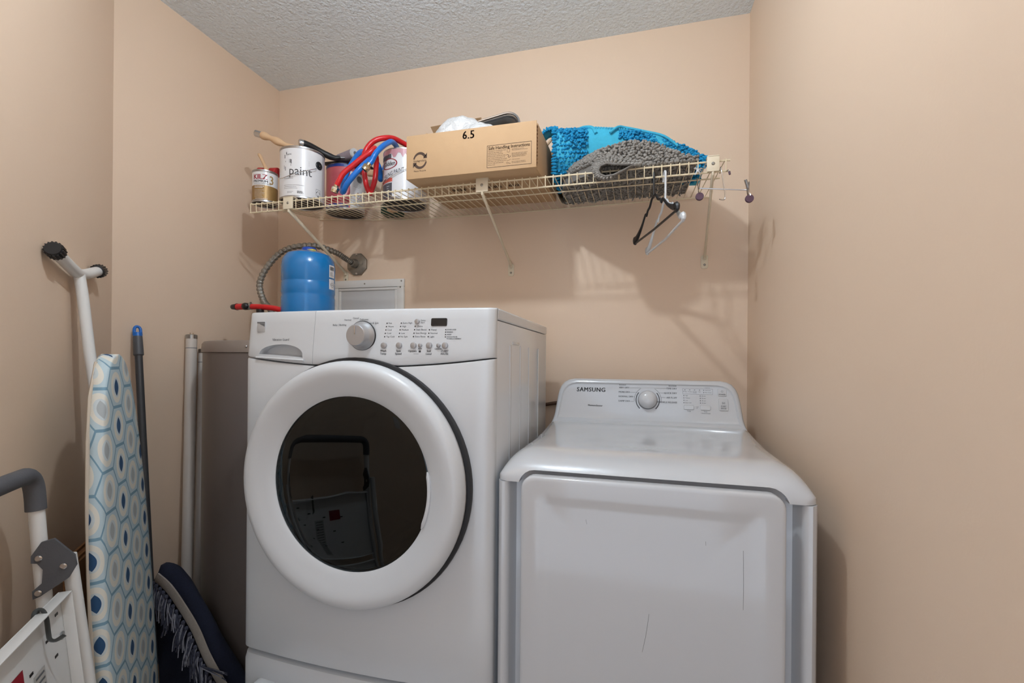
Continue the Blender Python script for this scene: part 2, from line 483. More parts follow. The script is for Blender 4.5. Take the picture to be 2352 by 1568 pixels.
# buttons
for x, z, r in ((-.570, 1.2835, .0075), (-.531, 1.2835, .0075), (-.495, 1.2835, .0075), (-.4785, 1.2835, .005), (-.4565, 1.2835, .0075), (-.434, 1.2835, .005), (-.4185, 1.2835, .0075), (-.489, 1.3395, .0062)):
    y = bow(x) + ctilt(z)
    MB().lathe([(r, y + .001), (r, y - .003), (r - .0008, y - .0045), (r - .002, y - .005), (0, y - .0052)], (x, 0, z), 'y', 24).build('button', M_SIL, washer)
dp = MB(); pr_ = roundrect(-.4545, -.416, 1.3285, 1.347, .003)
dp.add([wfront(x, z, .0012) for x, z in pr_] + [wfront(x, z, -.001) for x, z in pr_], [tuple(range(len(pr_)))] + [(i, (i + 1) % len(pr_), len(pr_) + (i + 1) % len(pr_), len(pr_) + i) for i in range(len(pr_))])
dp.build('display', mat('display_glass', (30, 31, 34), .15), washer, smooth=False)
# indicator lamps and print
lights = []; ink = MB()
FN = lambda x0, z0: (lambda x, z: wfront(x0 + x, z0 + z))
cols = [(-.5655, ['Hot', 'Warm', 'Cool', 'Cold', 'Tap Cold'], 1.3362), (-.5290, ['Extra High', 'High', 'Medium', 'Low', 'No Spin'], 1.3362),
        (-.4925, ['Chime', 'Stain Boost', 'Save Energy', 'Extra Rinse'], 1.3283), (-.4560, ['Heavy', 'Normal', 'Light'], 1.3200)]
for x, names, z in cols:
    for i, t in enumerate(names):
        zz = z - i * .00805; xx = x - .0012 * (5 - len(names) + i) / 1.2
        lights.append((xx, zz, .00155)); text(ink, t, .0056, FN(xx + .0042, zz), 'l')
for i, t in enumerate(['DOOR LOCK', 'SENSING', 'WASH', 'TOUCH PAUSE']):
    zz = 1.3200 - i * .0056; lights.append((-.4185, zz, .0014)); text(ink, t, .0038, FN(-.4155, zz), 'l', bold=.0001)
text(ink, 'TO ADD A GARMENT', .0036, FN(-.4155, 1.2990), 'l', bold=.0001)
for xx, zz, r_ in lights:
    led = MB(); disc(led, xx, zz, r_, wfront, 10); led.build('indicator_light', M_BLACK, washer, smooth=False)
for x, z, lines, sz in ((-.571, 1.2705, ['Wash', 'Temp'], .0068), (-.532, 1.2705, ['Spin', 'Speed'], .0068), (-.497, 1.2705, ['Options'], .0066), (-.457, 1.2705, ['Soil', 'Level'], .0068), (-.4185, 1.2705, ['START', 'PAUSE'], .0064), (-.434, 1.2755, ['CANCEL'], .0046), (-.4785, 1.2762, ['Select'], .004)):
    for i, t in enumerate(lines): text(ink, t, sz, FN(x, z - i * .0066), bold=.00012)
text(ink, 'Delay', .0052, FN(-.480, 1.3420), 'l'); text(ink, 'Start', .0052, FN(-.480, 1.3368), 'l')
rect(ink, -.4815, -.4765, 1.2675, 1.2715, wfront); disc(ink, -.479, 1.2720, .0019, wfront, r0=.0012, a0=0, a1=pi)
rect(ink, -.494, -.481, 1.2634, 1.2638, wfront, 3); rect(ink, -.425, -.412, 1.2670, 1.2673, wfront, 3)
for x, z, t in ((-.694, 1.3335, 'Bulky | Bedding'), (-.6715, 1.3455, 'Normal'), (-.6495, 1.3495, 'Casual'), (-.6270, 1.3460, 'Delicates'), (-.6035, 1.3370, 'Rinse & Spin')):
    text(ink, t, .0062, FN(x, z), 'c')
text(ink, 'Vibration Guard', .0086, FN(-.868, 1.2985), sx=.95)
ink.build('panel_lettering', M_INK, washer, smooth=False)
lg = MB().box(-.946, -.922, bow(-.934) + .005, bow(-.934) + .0105, 1.3185, 1.3455)
lgo = lg.build('logo_plate', mat('grey_logo', (196, 198, 200), .35, metal=.3), washer, bev=.001)
lk = MB(); fl = lambda x, z: Vector((x, bow(-.934) + .0046, z))
rect(lk, -.946, -.922, 1.3415, 1.3450, fl); lk.add([fl(-.940, 1.3405), fl(-.9225, 1.3405), fl(-.9225, 1.3325)], [(0, 1, 2)])
lk.build('logo_mark', M_INKG, lgo, smooth=False)

# pedestal
ped = thing('laundry_pedestal', 'white drawer pedestal under the washing machine', 'pedestal', (WC, 1.3, 0))
MB().box(WX0, WX1, 1.031, 1.65, .0, .482).build('body', M_WHITE, ped, bev=.002)
pf = bowpanel('drawer_front', WX0, WX1, lambda x: .06, lambda x: .487, M_WHITE2, ped, r=.022)
hb = roundrect(WC - .29, WC + .29, .385, .43, .02)
boolean(pf, MB().prism(hb, .9, 1.0, 'xz'))

# ================================================================== DRYER
DA = radians(-1.2)
DM = Matrix.Translation((.0235, 1.0, 0)) @ Matrix.Rotation(DA, 4, 'Z')
dryer = thing('clothes_dryer', 'white front-panel clothes dryer with a raised rear control console, beside the right wall', 'clothes dryer', (.0235, 1.3, 0))
HW = .3215; DD = .70
def dmb(): return MB(DM)
half = [(0, .034), (.270, .034), (.282, .032), (.288, .024), (.2915, .012), (.296, .004), (.302, .001), (.308, .0), (.314, .004), (.319, .012), (.3215, .026), (.3215, DD), (0, DD)]
plan = [(-x, y) for x, y in half[::-1]] + half[1:-1]
dmb().prism(plan[1:], .02, .9785).build('cabinet', M_DRY, dryer, ang=40)
for x in (-.27, .27):
    for y in (.06, .64):
        dmb().lathe([(0, 0), (.02, 0), (.02, .012), (.01, .014), (.01, .03), (0, .03)], (x, y, 0), n=14).build('foot', M_BLACK, dryer)
# door
dz0, dz1, dw = .24, .9985, .2605
def rr_at(inset): return roundrect(-dw + inset, dw - inset, dz0 + inset, dz1 - inset, max(.004, .03 - inset * .6), 7)
door = dmb(); loops = [(0, .008), (0, -.010), (.0012, -.0135), (.004, -.0155), (.009, -.016), (.035, -.0155), (.045, -.0145), (.056, -.012), (.066, -.0112), (.2, -.0112)]
vs = []; nl = 0
for ins, y in loops:
    L_ = roundrect(-dw + ins, dw - ins, dz0 + ins, dz1 - ins, max(.005, .03 - ins * .3), 7); nl = len(L_)
    vs += [(x, y, z) for x, z in L_]
fs = [(k * nl + i, k * nl + (i + 1) % nl, (k + 1) * nl + (i + 1) % nl, (k + 1) * nl + i) for k in range(len(loops) - 1) for i in range(nl)]
fs += [tuple(range(nl)), tuple((len(loops) - 1) * nl + i for i in range(nl))]
door.add(vs, fs); dr = door.build('door', M_DRY, dryer, ang=50)
sm = dmb()
for pts in ([(.118, .895), (.1185, .887)], [(.186, .885), (.187, .82), (.1868, .77)], [(-.118, .915), (-.116, .905)], [(.012, .735), (.006, .69), (-.001, .655)]):
    sm.tube([(x, -.0113 if abs(x) < .19 else -.0148, z) for x, z in pts], .00035, 4)
sm.build('scuff_marks', mat('scuff', (136, 137, 139), .6), dr)
# deck
def fe(t): t = max(0, min(1, t)); return sqrt(max(0, 1 - (1 - t) ** 2.2))
def deck(u, v):
    a = (u * 2 - 1); x = HW * math.copysign(1 - (1 - abs(a)) ** 1.6, a)
    y = DD * v ** 1.7
    h = fe((HW - abs(x)) / (.075 - .05 * min(1, max(0, (y - .3) / .25)))) * fe(y / .105)
    z = .9805 + .0625 * h
    # shallow dish in the middle
    dx = max(0, 1 - (abs(x) / .28) ** 2); dy = max(0, 1 - abs((y - .33) / .22) ** 2)
    z -= .006 * (dx * dx * (3 - 2 * dx)) * (dy * dy * (3 - 2 * dy))
    # plan corner rounding
    cr = .03; ex = HW - abs(x)
    if ex < cr and y < cr:
        ax, ay = cr - ex, cr - y; d = hypot(ax, ay)
        if d > cr: 
            k = cr / d; x = math.copysign(HW - cr + ax * k, x); y = cr - ay * k
    return (x, y, z)
NU, NV = 56, 40
dk = dmb(); dk.grid(deck, NU, NV)
b0 = len(dk.v)
rim = [(i, 0) for i in range(NU)] + [(NU, j) for j in range(NV)] + [(i, NV) for i in range(NU, 0, -1)] + [(0, j) for j in range(NV, 0, -1)]
ri = [i * (NV + 1) + j for i, j in rim]
low = [(lambda p: (p[0], p[1], .9795))(deck(i / NU, j / NV)) for i, j in rim]
dk.add(low, [])
nr = len(ri)
dk.f += [(ri[k], ri[(k + 1) % nr], b0 + (k + 1) % nr, b0 + k) for k in range(nr)] + [tuple(b0 + k for k in range(nr))]
dko = dk.build('top_deck', M_DRY, dryer, ang=50)
cutm = dmb(); cutm.prism(roundrect(-dw - .009, dw + .009, .9, dz1 + .008, .034), -.05, .026, 'xz')
boolean(dko, cutm)
# console
def outline(t):
    """half outline of the console front, z from deck to top: list of (x, z)"""
    return t
co = [(.3085, 1.034), (.3065, 1.048), (.304, 1.062), (.3015, 1.08), (.2985, 1.105), (.295, 1.13), (.291, 1.148), (.284, 1.164), (.273, 1.177), (.258, 1.1845), (.24, 1.188)]
full = [(x, z) for x, z in co] + [(-x, z) for x, z in co[::-1]]
def cy_(z): return .60 + (z - 1.036) * .30 - (.03 * max(0, 1 - (z - 1.036) / .03) ** 2)
cm = dmb(); vs = []; nl = len(full); rings = []
for ins, dy in ((0, .10), (0, .02), (0, .008), (.004, .002), (.009, .0), (.014, .0), (.017, .003), (.02, .005)):
    for x, z in full:
        k = 1 - ins / .30; zz = 1.115 + (z - 1.115) * (1 - ins / .078)
        if z < 1.06 and ins < .012: zz = z + ins
        vs.append((x * k, (cy_(zz) + dy) if dy < .1 else .695, zz))
nrg = 8
fs = [(k * nl + i, k * nl + (i + 1) % nl, (k + 1) * nl + (i + 1) % nl, (k + 1) * nl + i) for k in range(nrg - 1) for i in range(nl)]
fs += [tuple(range(nl)), tuple((nrg - 1) * nl + i for i in range(nl))]
cm.add(vs, fs); cons = cm.build('console', M_DRY, dryer, ang=40)
def cf(x, z, out=.0008): return DM @ Vector((x, cy_(z) + .005 - out, z))
CF = lambda x0, z0: (lambda x, z: cf(x0 + x, z0 + z))
# console dial (dome)
kx, kz = .011, 1.121
ax = (cf(kx, kz, 1) - cf(kx, kz, 0)).normalized()
# tilt so the dial stands on the sloping face
nrm = Vector((0, -1, -.30)).normalized(); nrm = Vector((0, -1, .30)).normalized()
KM = Matrix.Translation(cf(kx, kz, 0)) @ Matrix.Rotation(DA, 4, 'Z') @ Matrix.Rotation(atan2(.30, 1), 4, 'X').inverted()
kd = MB(KM).lathe([(.0305, .0), (.0305, -.008), (.0295, -.014), (.0265, -.0205), (.021, -.0255), (.013, -.0285), (0, -.0295)], (0, 0, 0), 'y', 48).build('dial', M_DRY, dryer)
MB(KM).lathe([(.0305, -.001), (.0315, -.0012), (.0315, -.003), (.0305, -.0035)], (0, 0, 0), 'y', 44).build('dial_ring', M_BLACK, kd)
pi_ = MB(); pg = MB()
for s_ in (0, 1):
    a0, a1 = (radians(140), radians(228)) if s_ == 0 else (radians(-48), radians(40))
    disc(pi_, kx, kz, .0392, cf, 18, r0=.0365 - 0, a0=a0, a1=a1)
    a0, a1 = (radians(122), radians(186)) if s_ == 0 else (radians(-6), radians(58))
    disc(pi_, kx, kz, .0442, cf, 16, r0=.0434, a0=a0, a1=a1)
text(pi_, 'SAMSUNG', .0205, CF(-.1795, 1.1505), sx=.98, bold=.0006, spacing=1.12)
text(pi_, 'MoistureSensor', .0078, CF(-.1630, 1.0975), bold=.0002)
rect(pi_, -.0840, -.0610, 1.1685, 1.1730, cf, 2); rect(pi_, .0780, .1030, 1.1685, 1.1730, cf, 2)
for i, t in enumerate(['VERY DRY', 'MORE DRY', 'NORMAL DRY', 'DAMP DRY']):
    z = 1.1605 - i * .0150; text(pg, t, .0076, CF(-.0845, z), 'l', bold=.0001)
    rect(pg, -.0845 + (.033, .033, .042, .033)[i], (-.010, -.024, -.032, -.034)[i], z - .0003, z + .0003, cf, 3)
for i, t in enumerate(['TIME DRY', 'QUICK DRY', 'AIR FLUFF', 'WRINKLE RELEASE']):
    z = 1.1605 - i * .0150; text(pg, t, .0076, CF(.1045, z), 'r', bold=.0001)
    rect(pg, (.032, .046, .053, .054)[i], .1045 - (.032, .036, .035, .060)[i], z - .0003, z + .0003, cf, 3)
wt = MB(); fw = lambda x, z: cf(x, z, .0011)
text(wt, 'Sensor Dry', .0042, lambda x, z: fw(-.0725 + x, 1.1707 + z)); text(wt, 'Manual Dry', .0042, lambda x, z: fw(.0905 + x, 1.1707 + z))
wt.build('badge_lettering', M_WHITE2, dryer, smooth=False)
# indicator frame, lamps, buttons
for a in ((.1230, .2150, 1.1620, 1.1625), (.1230, .2150, 1.1440, 1.1445), (.1230, .1235, 1.1440, 1.1625), (.2145, .2150, 1.1440, 1.1625)): rect(pg, *a, cf, 4 if a[1] - a[0] > .01 else 1)
for i, t in enumerate(['Drying', 'Cooling', 'Wrinkle', 'End']):
    x = .1295 + i * .0152; rect(pi_, x - .0016, x + .0016, 1.1570, 1.1585, cf); text(pg, t, .0038, CF(x, 1.1522))
text(pg, 'Prevent', .0038, CF(.1599, 1.1487))
for i, t in enumerate(['Child Lock', 'Filter Check']):
    rect(pi_, .1870, .1886, 1.1560 - i * .0072, 1.1590 - i * .0072, cf); text(pg, t, .0040, CF(.1915, 1.1575 - i * .0072), 'l')
text(pg, '* Child Lock', .0036, CF(.1980, 1.1655))
for i, (t, q) in enumerate(zip(['High', 'Medium', 'Low', 'Extra Low'], ['60 min', '50 min', '40 min', '30 min'])):
    z = 1.1390 - i * .0076
    rect(pi_, .1252, .1270, z - .0016, z + .0016, cf); text(pg, t, .0046, CF(.1305, z), 'l')
    rect(pi_, .1755, .1773, z - .0016, z + .0016, cf); text(pg, q, .0046, CF(.1808, z), 'l')
text(pi_, 'Temp', .0052, CF(.1410, 1.0895)); text(pi_, 'Time', .0052, CF(.1915, 1.0895)); text(pi_, '* Wrinkle Prevent', .0040, CF(.1915, 1.0840))
text(pg, '* Child', .0036, CF(.1655, 1.1035)); text(pg, 'Lock', .0036, CF(.1655, 1.0998))
def cbtn(x0, x1, z0, z1):
    L_ = roundrect(x0, x1, z0, z1, .003, 4); mb = MB(); n = len(L_)
    cxx, czz = (x0 + x1) / 2, (z0 + z1) / 2; w = (x1 - x0) / 2; h = (z1 - z0) / 2
    vs = []
    for ins, out in ((0, 0), (0, .0022), (.0008, .003)):
        vs += [cf(cxx + (x - cxx) * (1 - ins / w), czz + (z - czz) * (1 - ins / h), out) for x, z in L_]
    mb.add(vs, [(k * n + i, k * n + (i + 1) % n, (k + 1) * n + (i + 1) % n, (k + 1) * n + i) for k in range(2) for i in range(n)] + [tuple(2 * n + i for i in range(n))])
    return mb.build('button', M_DRY, dryer, ang=30)
cbtn(.1255, .1565, 1.0945, 1.1085); cbtn(.1760, .2070, 1.0945, 1.1085)
cbtn(.2300, .2560, 1.1405, 1.1625); cbtn(.2320, .2600, 1.0945, 1.1315)
fb = lambda x0, z0: (lambda x, z: cf(x0 + x, z0 + z, .0037))
text(pg, 'POWER', .0058, fb(.2430, 1.1455), bold=.0001); disc(pg, .2430, 1.1555, .0034, lambda x, z: cf(x, z, .0037), 14, r0=.0027, a0=radians(125), a1=radians(415)); rect(pg, .2427, .2433, 1.1555, 1.1600, lambda x, z: cf(x, z, .0037))
text(pg, 'START', .0058, fb(.2460, 1.1085), bold=.0001); text(pg, 'PAUSE', .0058, fb(.2460, 1.1012), bold=.0001); rect(pg, .2385, .2535, 1.1046, 1.1049, lambda x, z: cf(x, z, .0037), 2)
f3 = lambda x, z: cf(x, z, .0037)
for a, b in (((.2425, 1.1215), (.2425, 1.1155)), ((.2425, 1.1215), (.2470, 1.1185)), ((.2425, 1.1155), (.2470, 1.1185)), ((.2480, 1.1215), (.2480, 1.1155)), ((.2500, 1.1215), (.2500, 1.1155))):
    p, q = Vector(a), Vector(b); d = (q - p).normalized(); nn = Vector((-d.y, d.x)) * .0004
    pg.add([f3(*(p + nn)), f3(*(q + nn)), f3(*(q - nn)), f3(*(p - nn))], [(0, 1, 2, 3)])
pi_.build('panel_lettering', M_INK, dryer, smooth=False); pg.build('small_lettering', M_INKG, dryer, smooth=False)
MB().tube(smoothpath([(-.312, 1.80, 1.09), (-.29, 1.82, 1.088), (-.2, 1.835, 1.092), (-.12, 1.84, 1.05)]), .007, 8)
pc = MB().tube(smoothpath([(-.34, 1.835, 1.075), (-.28, 1.835, 1.085), (-.22, 1.83, 1.083), (-.15, 1.82, .9), (-.12, 1.78, .5)]), .007, 8).build('power_cord', mat('brown_cord', (86, 62, 46), .5))
tag(pc, 'brown power cord on the back wall between the washer and the dryer', 'cord')

# ================================================================== WIRE SHELF
SX0, SX1, SYF, SYR = -1.409, .265, 1.444, 1.845
_ZR = [(-1.45, 1.902), (-1.36, 1.894), (-1.15, 1.878), (-.986, 1.868), (-.53, 1.861), (.0, 1.866), (.3, 1.866)]
def zrear(x):
    for (a, za), (b, zb) in zip(_ZR, _ZR[1:]):
        if x <= b: t = (x - a) / (b - a); return za + (zb - za) * max(0, t)
    return _ZR[-1][1]
def zs(x, y):
    t = (y - SYF) / (SYR - SYF)
    return 1.836 + t * (zrear(x) - 1.836)
WR, RR = .0015, .0027
shelf = thing('wire_shelf', 'long cream wire shelf bracketed to the back wall above the washer and dryer', 'shelf', ((SX0 + SX1) / 2, SYR, 1.836))
nw = 66
for i in range(nw + 1):
    x = SX0 + .006 + (SX1 - SX0 - .018) * i / nw
    pts = [(x, SYR, zs(x, SYR)), (x, 1.7, zs(x, 1.7)), (x, 1.55, zs(x, 1.55)), (x, SYF + .004, 1.8365), (x, SYF, 1.8355), (x, SYF - .0014, 1.832), (x, SYF, 1.8)]
    MB().tube(pts, WR, 5).build('deck_wire', M_WIRE, shelf)
def rail(y, dz, r=RR, z=None):
    N = 24
    pts = [(SX0 + (SX1 - SX0) * k / N, y, (z if z is not None else zs(SX0 + (SX1 - SX0) * k / N, y)) + dz) for k in range(N + 1)]
    MB().tube(pts, r, 7).build('rail_wire', M_WIRE, shelf)
rail(SYF + .004, -.0043); rail(SYF + .0042, 0, z=1.8015); rail(1.617, -.0044, .0024); rail(SYR - .002, -.0044, .0024)
# diagonal brackets
def bracket(x, x2, label, wide=1):
    b = thing('shelf_bracket', label, 'bracket', (x2, YB, 1.62), 'brackets under the wire shelf')
    cl = MB().box(x - .021 * wide, x + .021 * wide, SYF - .0075, SYF - .0035, 1.800, 1.843).box(x - .021 * wide, x + .021 * wide, SYF - .0075, SYF + .02, 1.843, 1.8465).build('clamp_plate', M_BRACK, b, bev=.0015)
    MB().lathe([(0, SYF - .0095), (.003, SYF - .0092), (.005, SYF - .0075)], (x, 0, 1.822), 'y', 14).build('screw', M_GALV, cl)
    a = Vector((x, SYF - .002, 1.797)); w = Vector((x2, YB - .006, 1.645))
    d = w - a; n = 10
    MB().tube([a + Vector((0, .002, .012)), a, a + d * .3, a + d * .92, w, w + Vector((0, .003, -.012))], [.0085, .0085, .0075, .0075, .009, .012], 10, flat=(1, .55)).build('brace', M_BRACK, b, ang=50)
    pl = roundrect(x2 - .0125, x2 + .0125, 1.598, 1.648, .008)
    fo = MB().prism(pl, YB - .0035, YB, 'xz').build('foot_plate', M_BRACK, b, bev=.001)
    MB().lathe([(0, YB - .0055), (.003, YB - .0052), (.0045, YB - .0035)], (x2, 0, 1.612), 'y', 14).build('screw', M_GALV, fo)
bracket(-1.232, -1.268, 'diagonal cream shelf bracket nearest the left corner, behind the blue tank')
bracket(-.483, -.491, 'diagonal cream shelf bracket in the middle, below the cardboard box')
bracket(.218, .253, 'diagonal cream shelf bracket nearest the right wall, below the clip hanger', .8)

# ================================================================== CANS
def cylfn(c, R, a0, z0, out=.0004):
    d = atan2(-c[1], -c[0])
    return lambda x, z: Vector((c[0] + (R + out) * cos(d + a0 + x / R), c[1] + (R + out) * sin(d + a0 + x / R), z0 + z))
def can(name, label, c, z, R, h, wrap):
    t = thing(name, label, 'paint can', (c[0], c[1], z))
    MB().lathe([(0, z + .003), (R - .004, z + .003), (R - .003, z), (R + .0008, z), (R + .0012, z + .003), (R, z + .006), (R, z + h - .007), (R + .0012, z + h - .004), (R + .0008, z + h), (R - .003, z + h), (R - .004, z + h - .004), (R - .013, z + h - .004), (R - .0135, z + h - .002), (0, z + h - .002)], (c[0], c[1], 0), n=56).build('body', M_CANM, t, ang=30)
    MB().lathe([(R - .0045, z + .0025), (R - .006, z + .0012), (0, z + .0012)], (c[0], c[1], 0), n=40).build('base', M_DARK, t)
    MB().lathe([(R + .0002, z + .0075), (R + .0002, z + h - .009)], (c[0], c[1], 0), n=56).build('label_wrap', wrap, t)
    return t
def band(t, c, R, a0, a1, z0, z1, m, name='label_panel', out=.0005, parent=None):
    mb = MB(); f = cylfn(c, R, 0, 0, out); n = max(2, int(abs(a1 - a0) * 10))
    rect(mb, a0 * R, a1 * R, z0, z1, f, n); return mb.build(name, m, parent or t)
def lines(mb, fn, x0, x1, z, n, dz, h=.0008):
    for i in range(n):
        e = x0 + (x1 - x0) * random.uniform(.6, 1)
        x = x0
        while x < e:
            w = random.uniform(.002, .006); rect(mb, x, min(x + w, e), z - i * dz - h, z - i * dz + h, fn, 1); x += w + .0009
# small primer can
c1 = (-1.388, 1.497); z1 = zs(*c1) + .0015; R1 = .0445
k1 = can('primer_can', 'small gold and white primer can at the left end of the shelf', c1, z1, R1, .122, M_CANW)
band(k1, c1, R1, -2.6, 2.6, z1 + .008, z1 + .062, M_GOLD)
mb = MB(); text(mb, 'KILZ', .027, cylfn(c1, R1, -.42, z1 + .0925, .0008), bold=.0009, sx=.95); mb.build('brand_lettering', M_CRIM, k1, smooth=False)
mb = MB(); text(mb, '3', .046, cylfn(c1, R1, .50, z1 + .083, .0009), sx=.85, bold=.0004); mb.build('number_lettering', mat('gold_ink', (160, 128, 74), .4), k1, smooth=False)
mb = MB(); text(mb, 'PREMIUM', .0125, cylfn(c1, R1, -.40, z1 + .0765, .0008), bold=.0004, sx=1.05)
text(mb, 'INTERIOR/EXTERIOR PRIMER', .0048, cylfn(c1, R1, -.25, z1 + .0675, .0008)); mb.build('label_lettering', M_INK, k1, smooth=False)
mb = MB(); f = cylfn(c1, R1, 0, 0, .0009)
lines(mb, f, -.040, .010, z1 + .0575, 2, .005, .0011); lines(mb, f, -.040, .004, z1 + .044, 6, .0052, .0004); lines(mb, f, -.035, .02, z1 + .0115, 1, .004, .0008)
mb.build('small_print', M_CANW, k1, smooth=False)
# big white can
c2 = (-1.247, 1.532); z2 = zs(*c2) + .002; R2 = .0795
k2 = can('paint_can', 'scuffed white gallon paint can with a wire bail handle, left on the shelf', c2, z2, R2, .192, M_CANW)
mb = MB(); text(mb, 'paint', .046, cylfn(c2, R2, -.10, z2 + .098), sx=.9)
f = cylfn(c2, R2, 0, 0)
text(mb, 'paint', .0105, cylfn(c2, R2, -.62, z2 + .160)); lines(mb, f, -.07, -.01, z2 + .077, 2, .006, .0007); lines(mb, f, -.07, .01, z2 + .046, 3, .006, .0006); lines(mb, f, -.055, -.03, z2 + .021, 2, .004, .0006)
lines(mb, f, -.018, .004, z2 + .024, 4, .0024, .0008)
for k in range(9):
    a = random.uniform(-.9, -.5) ; zz = z2 + random.uniform(.08, .18)
    rect(mb, a * R2, a * R2 + random.uniform(.0008, .003), zz, zz + random.uniform(.004, .016), f, 1)
# recycling picture in a frame
for (x0, x1_, y0, y1) in ((.050, .0712, .0445, .0455), (.050, .0712, .0225, .0235), (.050, .0509, .0225, .0455), (.0703, .0712, .0225, .0455), (.056, .066, .0175, .0205)): rect(mb, x0, x1_, z2 + y0, z2 + y1, f, 2)
for s_ in (-1, 1):
    mb.add([f(.0606 + s_ * .009, z2 + .029), f(.0606 + s_ * .002, z2 + .0385), f(.0606 + s_ * .0015, z2 + .041), f(.0606 + s_ * .0095, z2 + .0325)], [(0, 1, 2, 3)])
mb.build('label_lettering', M_INK, k2, smooth=False)
mb = MB(); lines(mb, f, .042, .078, z2 + .012, 3, .0045, .0004)
for k in range(5): mb.add([f(.002, z2 + .128 - k * .004), f(.024, z2 + .140 - k * .004), f(.024, z2 + .1405 - k * .004), f(.002, z2 + .1285 - k * .004)], [(0, 1, 2, 3)])
mb.build('small_print', M_INKG, k2, smooth=False)
band(k2, c2, R2, 1.05, 1.5, z2 + .009, z2 + .182, mat('grey_label_panel', (190, 188, 192), .35), out=.0006)
fe_ = cylfn(c2, R2, .80, 0, 0); pe = fe_(0, z2 + .138); ne = (pe - Vector((c2[0], c2[1], pe.z))).normalized()
def earat(pe, ne, r, m, parent):
    q = ne.to_track_quat('Z', 'Y').to_matrix().to_4x4(); Mx = Matrix.Translation(pe) @ q
    return MB(Mx).lathe([(r, -.002), (r, .0015), (r * .9, .003), (r * .5, .002), (r * .45, .0042), (0, .0045)], n=28).build('bail_ear', m, parent)
earat(pe, ne, .0155, M_BLACK, k2)
hp = [pe + ne * .006, pe + ne * .012 + Vector((-.02, -.008, -.012))]
fA = cylfn(c2, R2, 0, 0, .010)
for a, dz in ((.55, -.020), (.25, -.034), (-.05, -.046), (-.35, -.056), (-.62, -.064), (-.85, -.068), (-1.05, -.066), (-1.25, -.058)): hp.append(cylfn(c2, R2, a, z2 + .138 + dz, .008 + .004 * (1 - abs(a)))(0, 0))
MB().tube(smoothpath(hp, 4), .0013, 6).build('bail_handle', M_CHROME, k2)
# red / white can at the back
c3 = (-1.203, 1.747); z3 = zs(*c3) + .002; R3 = .078
k3 = can('stain_can', 'pink-red paint can with a blue rim at the back of the shelf, behind the hoses', c3, z3, R3, .19, M_PINK)
band(k3, c3, R3, -1.6, 1.6, z3 + .175, z3 + .187, M_NAVYP, 'rim_band', out=.0014)
band(k3, c3, R3, -1.6, .15, z3 + .008, z3 + .022, M_NAVYP, 'foot_band', out=.0012); band(k3, c3, R3, -1.6, .15, z3 + .030, z3 + .045, M_CRIM, 'label_stripe', out=.0012)
band(k3, c3, R3, .22, 1.6, z3 + .008, z3 + .160, M_CANW, 'info_panel', out=.0009)
mb = MB(); f = cylfn(c3, R3, 0, 0, .0016)
for (x0, y0, x1_, y1) in ((.052, .078, .066, .064), (.066, .064, .052, .050), (.052, .050, .038, .064), (.038, .064, .052, .078)):
    p, q = Vector((x0, y0)), Vector((x1_, y1)); d = (q - p).normalized(); nn = Vector((-d.y, d.x)) * .0009
    mb.add([f(*(v + Vector((0, z3)))) for v in (p + nn, q + nn, q - nn, p - nn)], [(0, 1, 2, 3)])
mb.build('hazard_diamond', M_CRIM, k3, smooth=False)
mb = MB(); text(mb, '!', .019, lambda x, z: f(.052 + x, z3 + .0635 + z), bold=.0006); lines(mb, f, .03, .075, z3 + .135, 7, .006, .0005); lines(mb, f, .03, .075, z3 + .04, 4, .005, .0005); mb.build('label_lettering', M_INK, k3, smooth=False)
mb = MB(); disc(mb, -.030, z3 + .075, .012, f, 20, r0=.0108); disc(mb, -.030, z3 + .075, .0085, f, 20, r0=.0078); text(mb, 'stain', .010, lambda x, z: f(-.026 + x, z3 + .102 + z)); mb.build('label_mark', mat('pale_print', (226, 200, 205), .5), k3, smooth=False)
pe = cylfn(c3, R3, .75, z3 + .135, .001)(0, 0); earat(pe, (pe - Vector((c3[0], c3[1], pe.z))).normalized(), .014, M_INKG, k3)
# white can beside the box
c4 = (-.872, 1.652); z4 = zs(*c4) + .002; R4 = .0825
k4 = can('ceiling_paint_can', 'white gallon paint can with pink drips at the rim, beside the cardboard box', c4, z4, R4, .192, M_CANW)
mb = MB(); f = cylfn(c4, R4, 0, 0, .0012)
prev = None
for k in range(25):
    a = -1.3 + 2.6 * k / 24; dz = .012 + .022 * random.random() * (1 if k % 3 else .4)
    p = (a * R4, z4 + .187 - dz)
    if prev: mb.add([f(prev[0], z4 + .187), f(p[0], z4 + .187), f(*p), f(*prev)], [(0, 1, 2, 3)])
    prev = p
mb.build('paint_drips', mat('pink_paint', (196, 142, 150), .35), k4)
band(k4, c4, R4, -1.45, -.62, z4 + .008, z4 + .062, mat('slate_label', (84, 86, 92), .4), 'label_block', out=.0008)
band(k4, c4, R4, -1.45, -.60, z4 + .066, z4 + .080, mat('coral_label', (214, 96, 82), .4), 'label_stripe', out=.0008)
band(k4, c4, R4, -1.45, -.66, z4 + .152, z4 + .170, mat('slate_label', (84, 86, 92), .4), 'label_block', out=.0008)
mb = MB(); f = cylfn(c4, R4, 0, 0, .0012); fo = lambda x, z: f(-.067 + x * 1.0, z4 + .134 + z)
text(mb, 'Glidden', .024, fo, sx=.8, bold=.0003); text(mb, 'CEILING PAINT', .023, lambda x, z: f(-.052 + x, z4 + .096 + z + x * .28), sx=.62); mb.build('label_lettering', M_INK, k4, smooth=False)
mb = MB(); disc(mb, 0, 0, 1, lambda x, z: f(-.067 + x * .038, z4 + .134 + z * .020), 30, r0=.88); mb.build('label_mark', M_CRIM, k4, smooth=False)
mb = MB(); lines(mb, cylfn(c4, R4, 0, 0, .0014), -.078, -.062, z4 + .05, 4, .008, .0009); mb.build('small_print', M_CANW, k4, smooth=False)
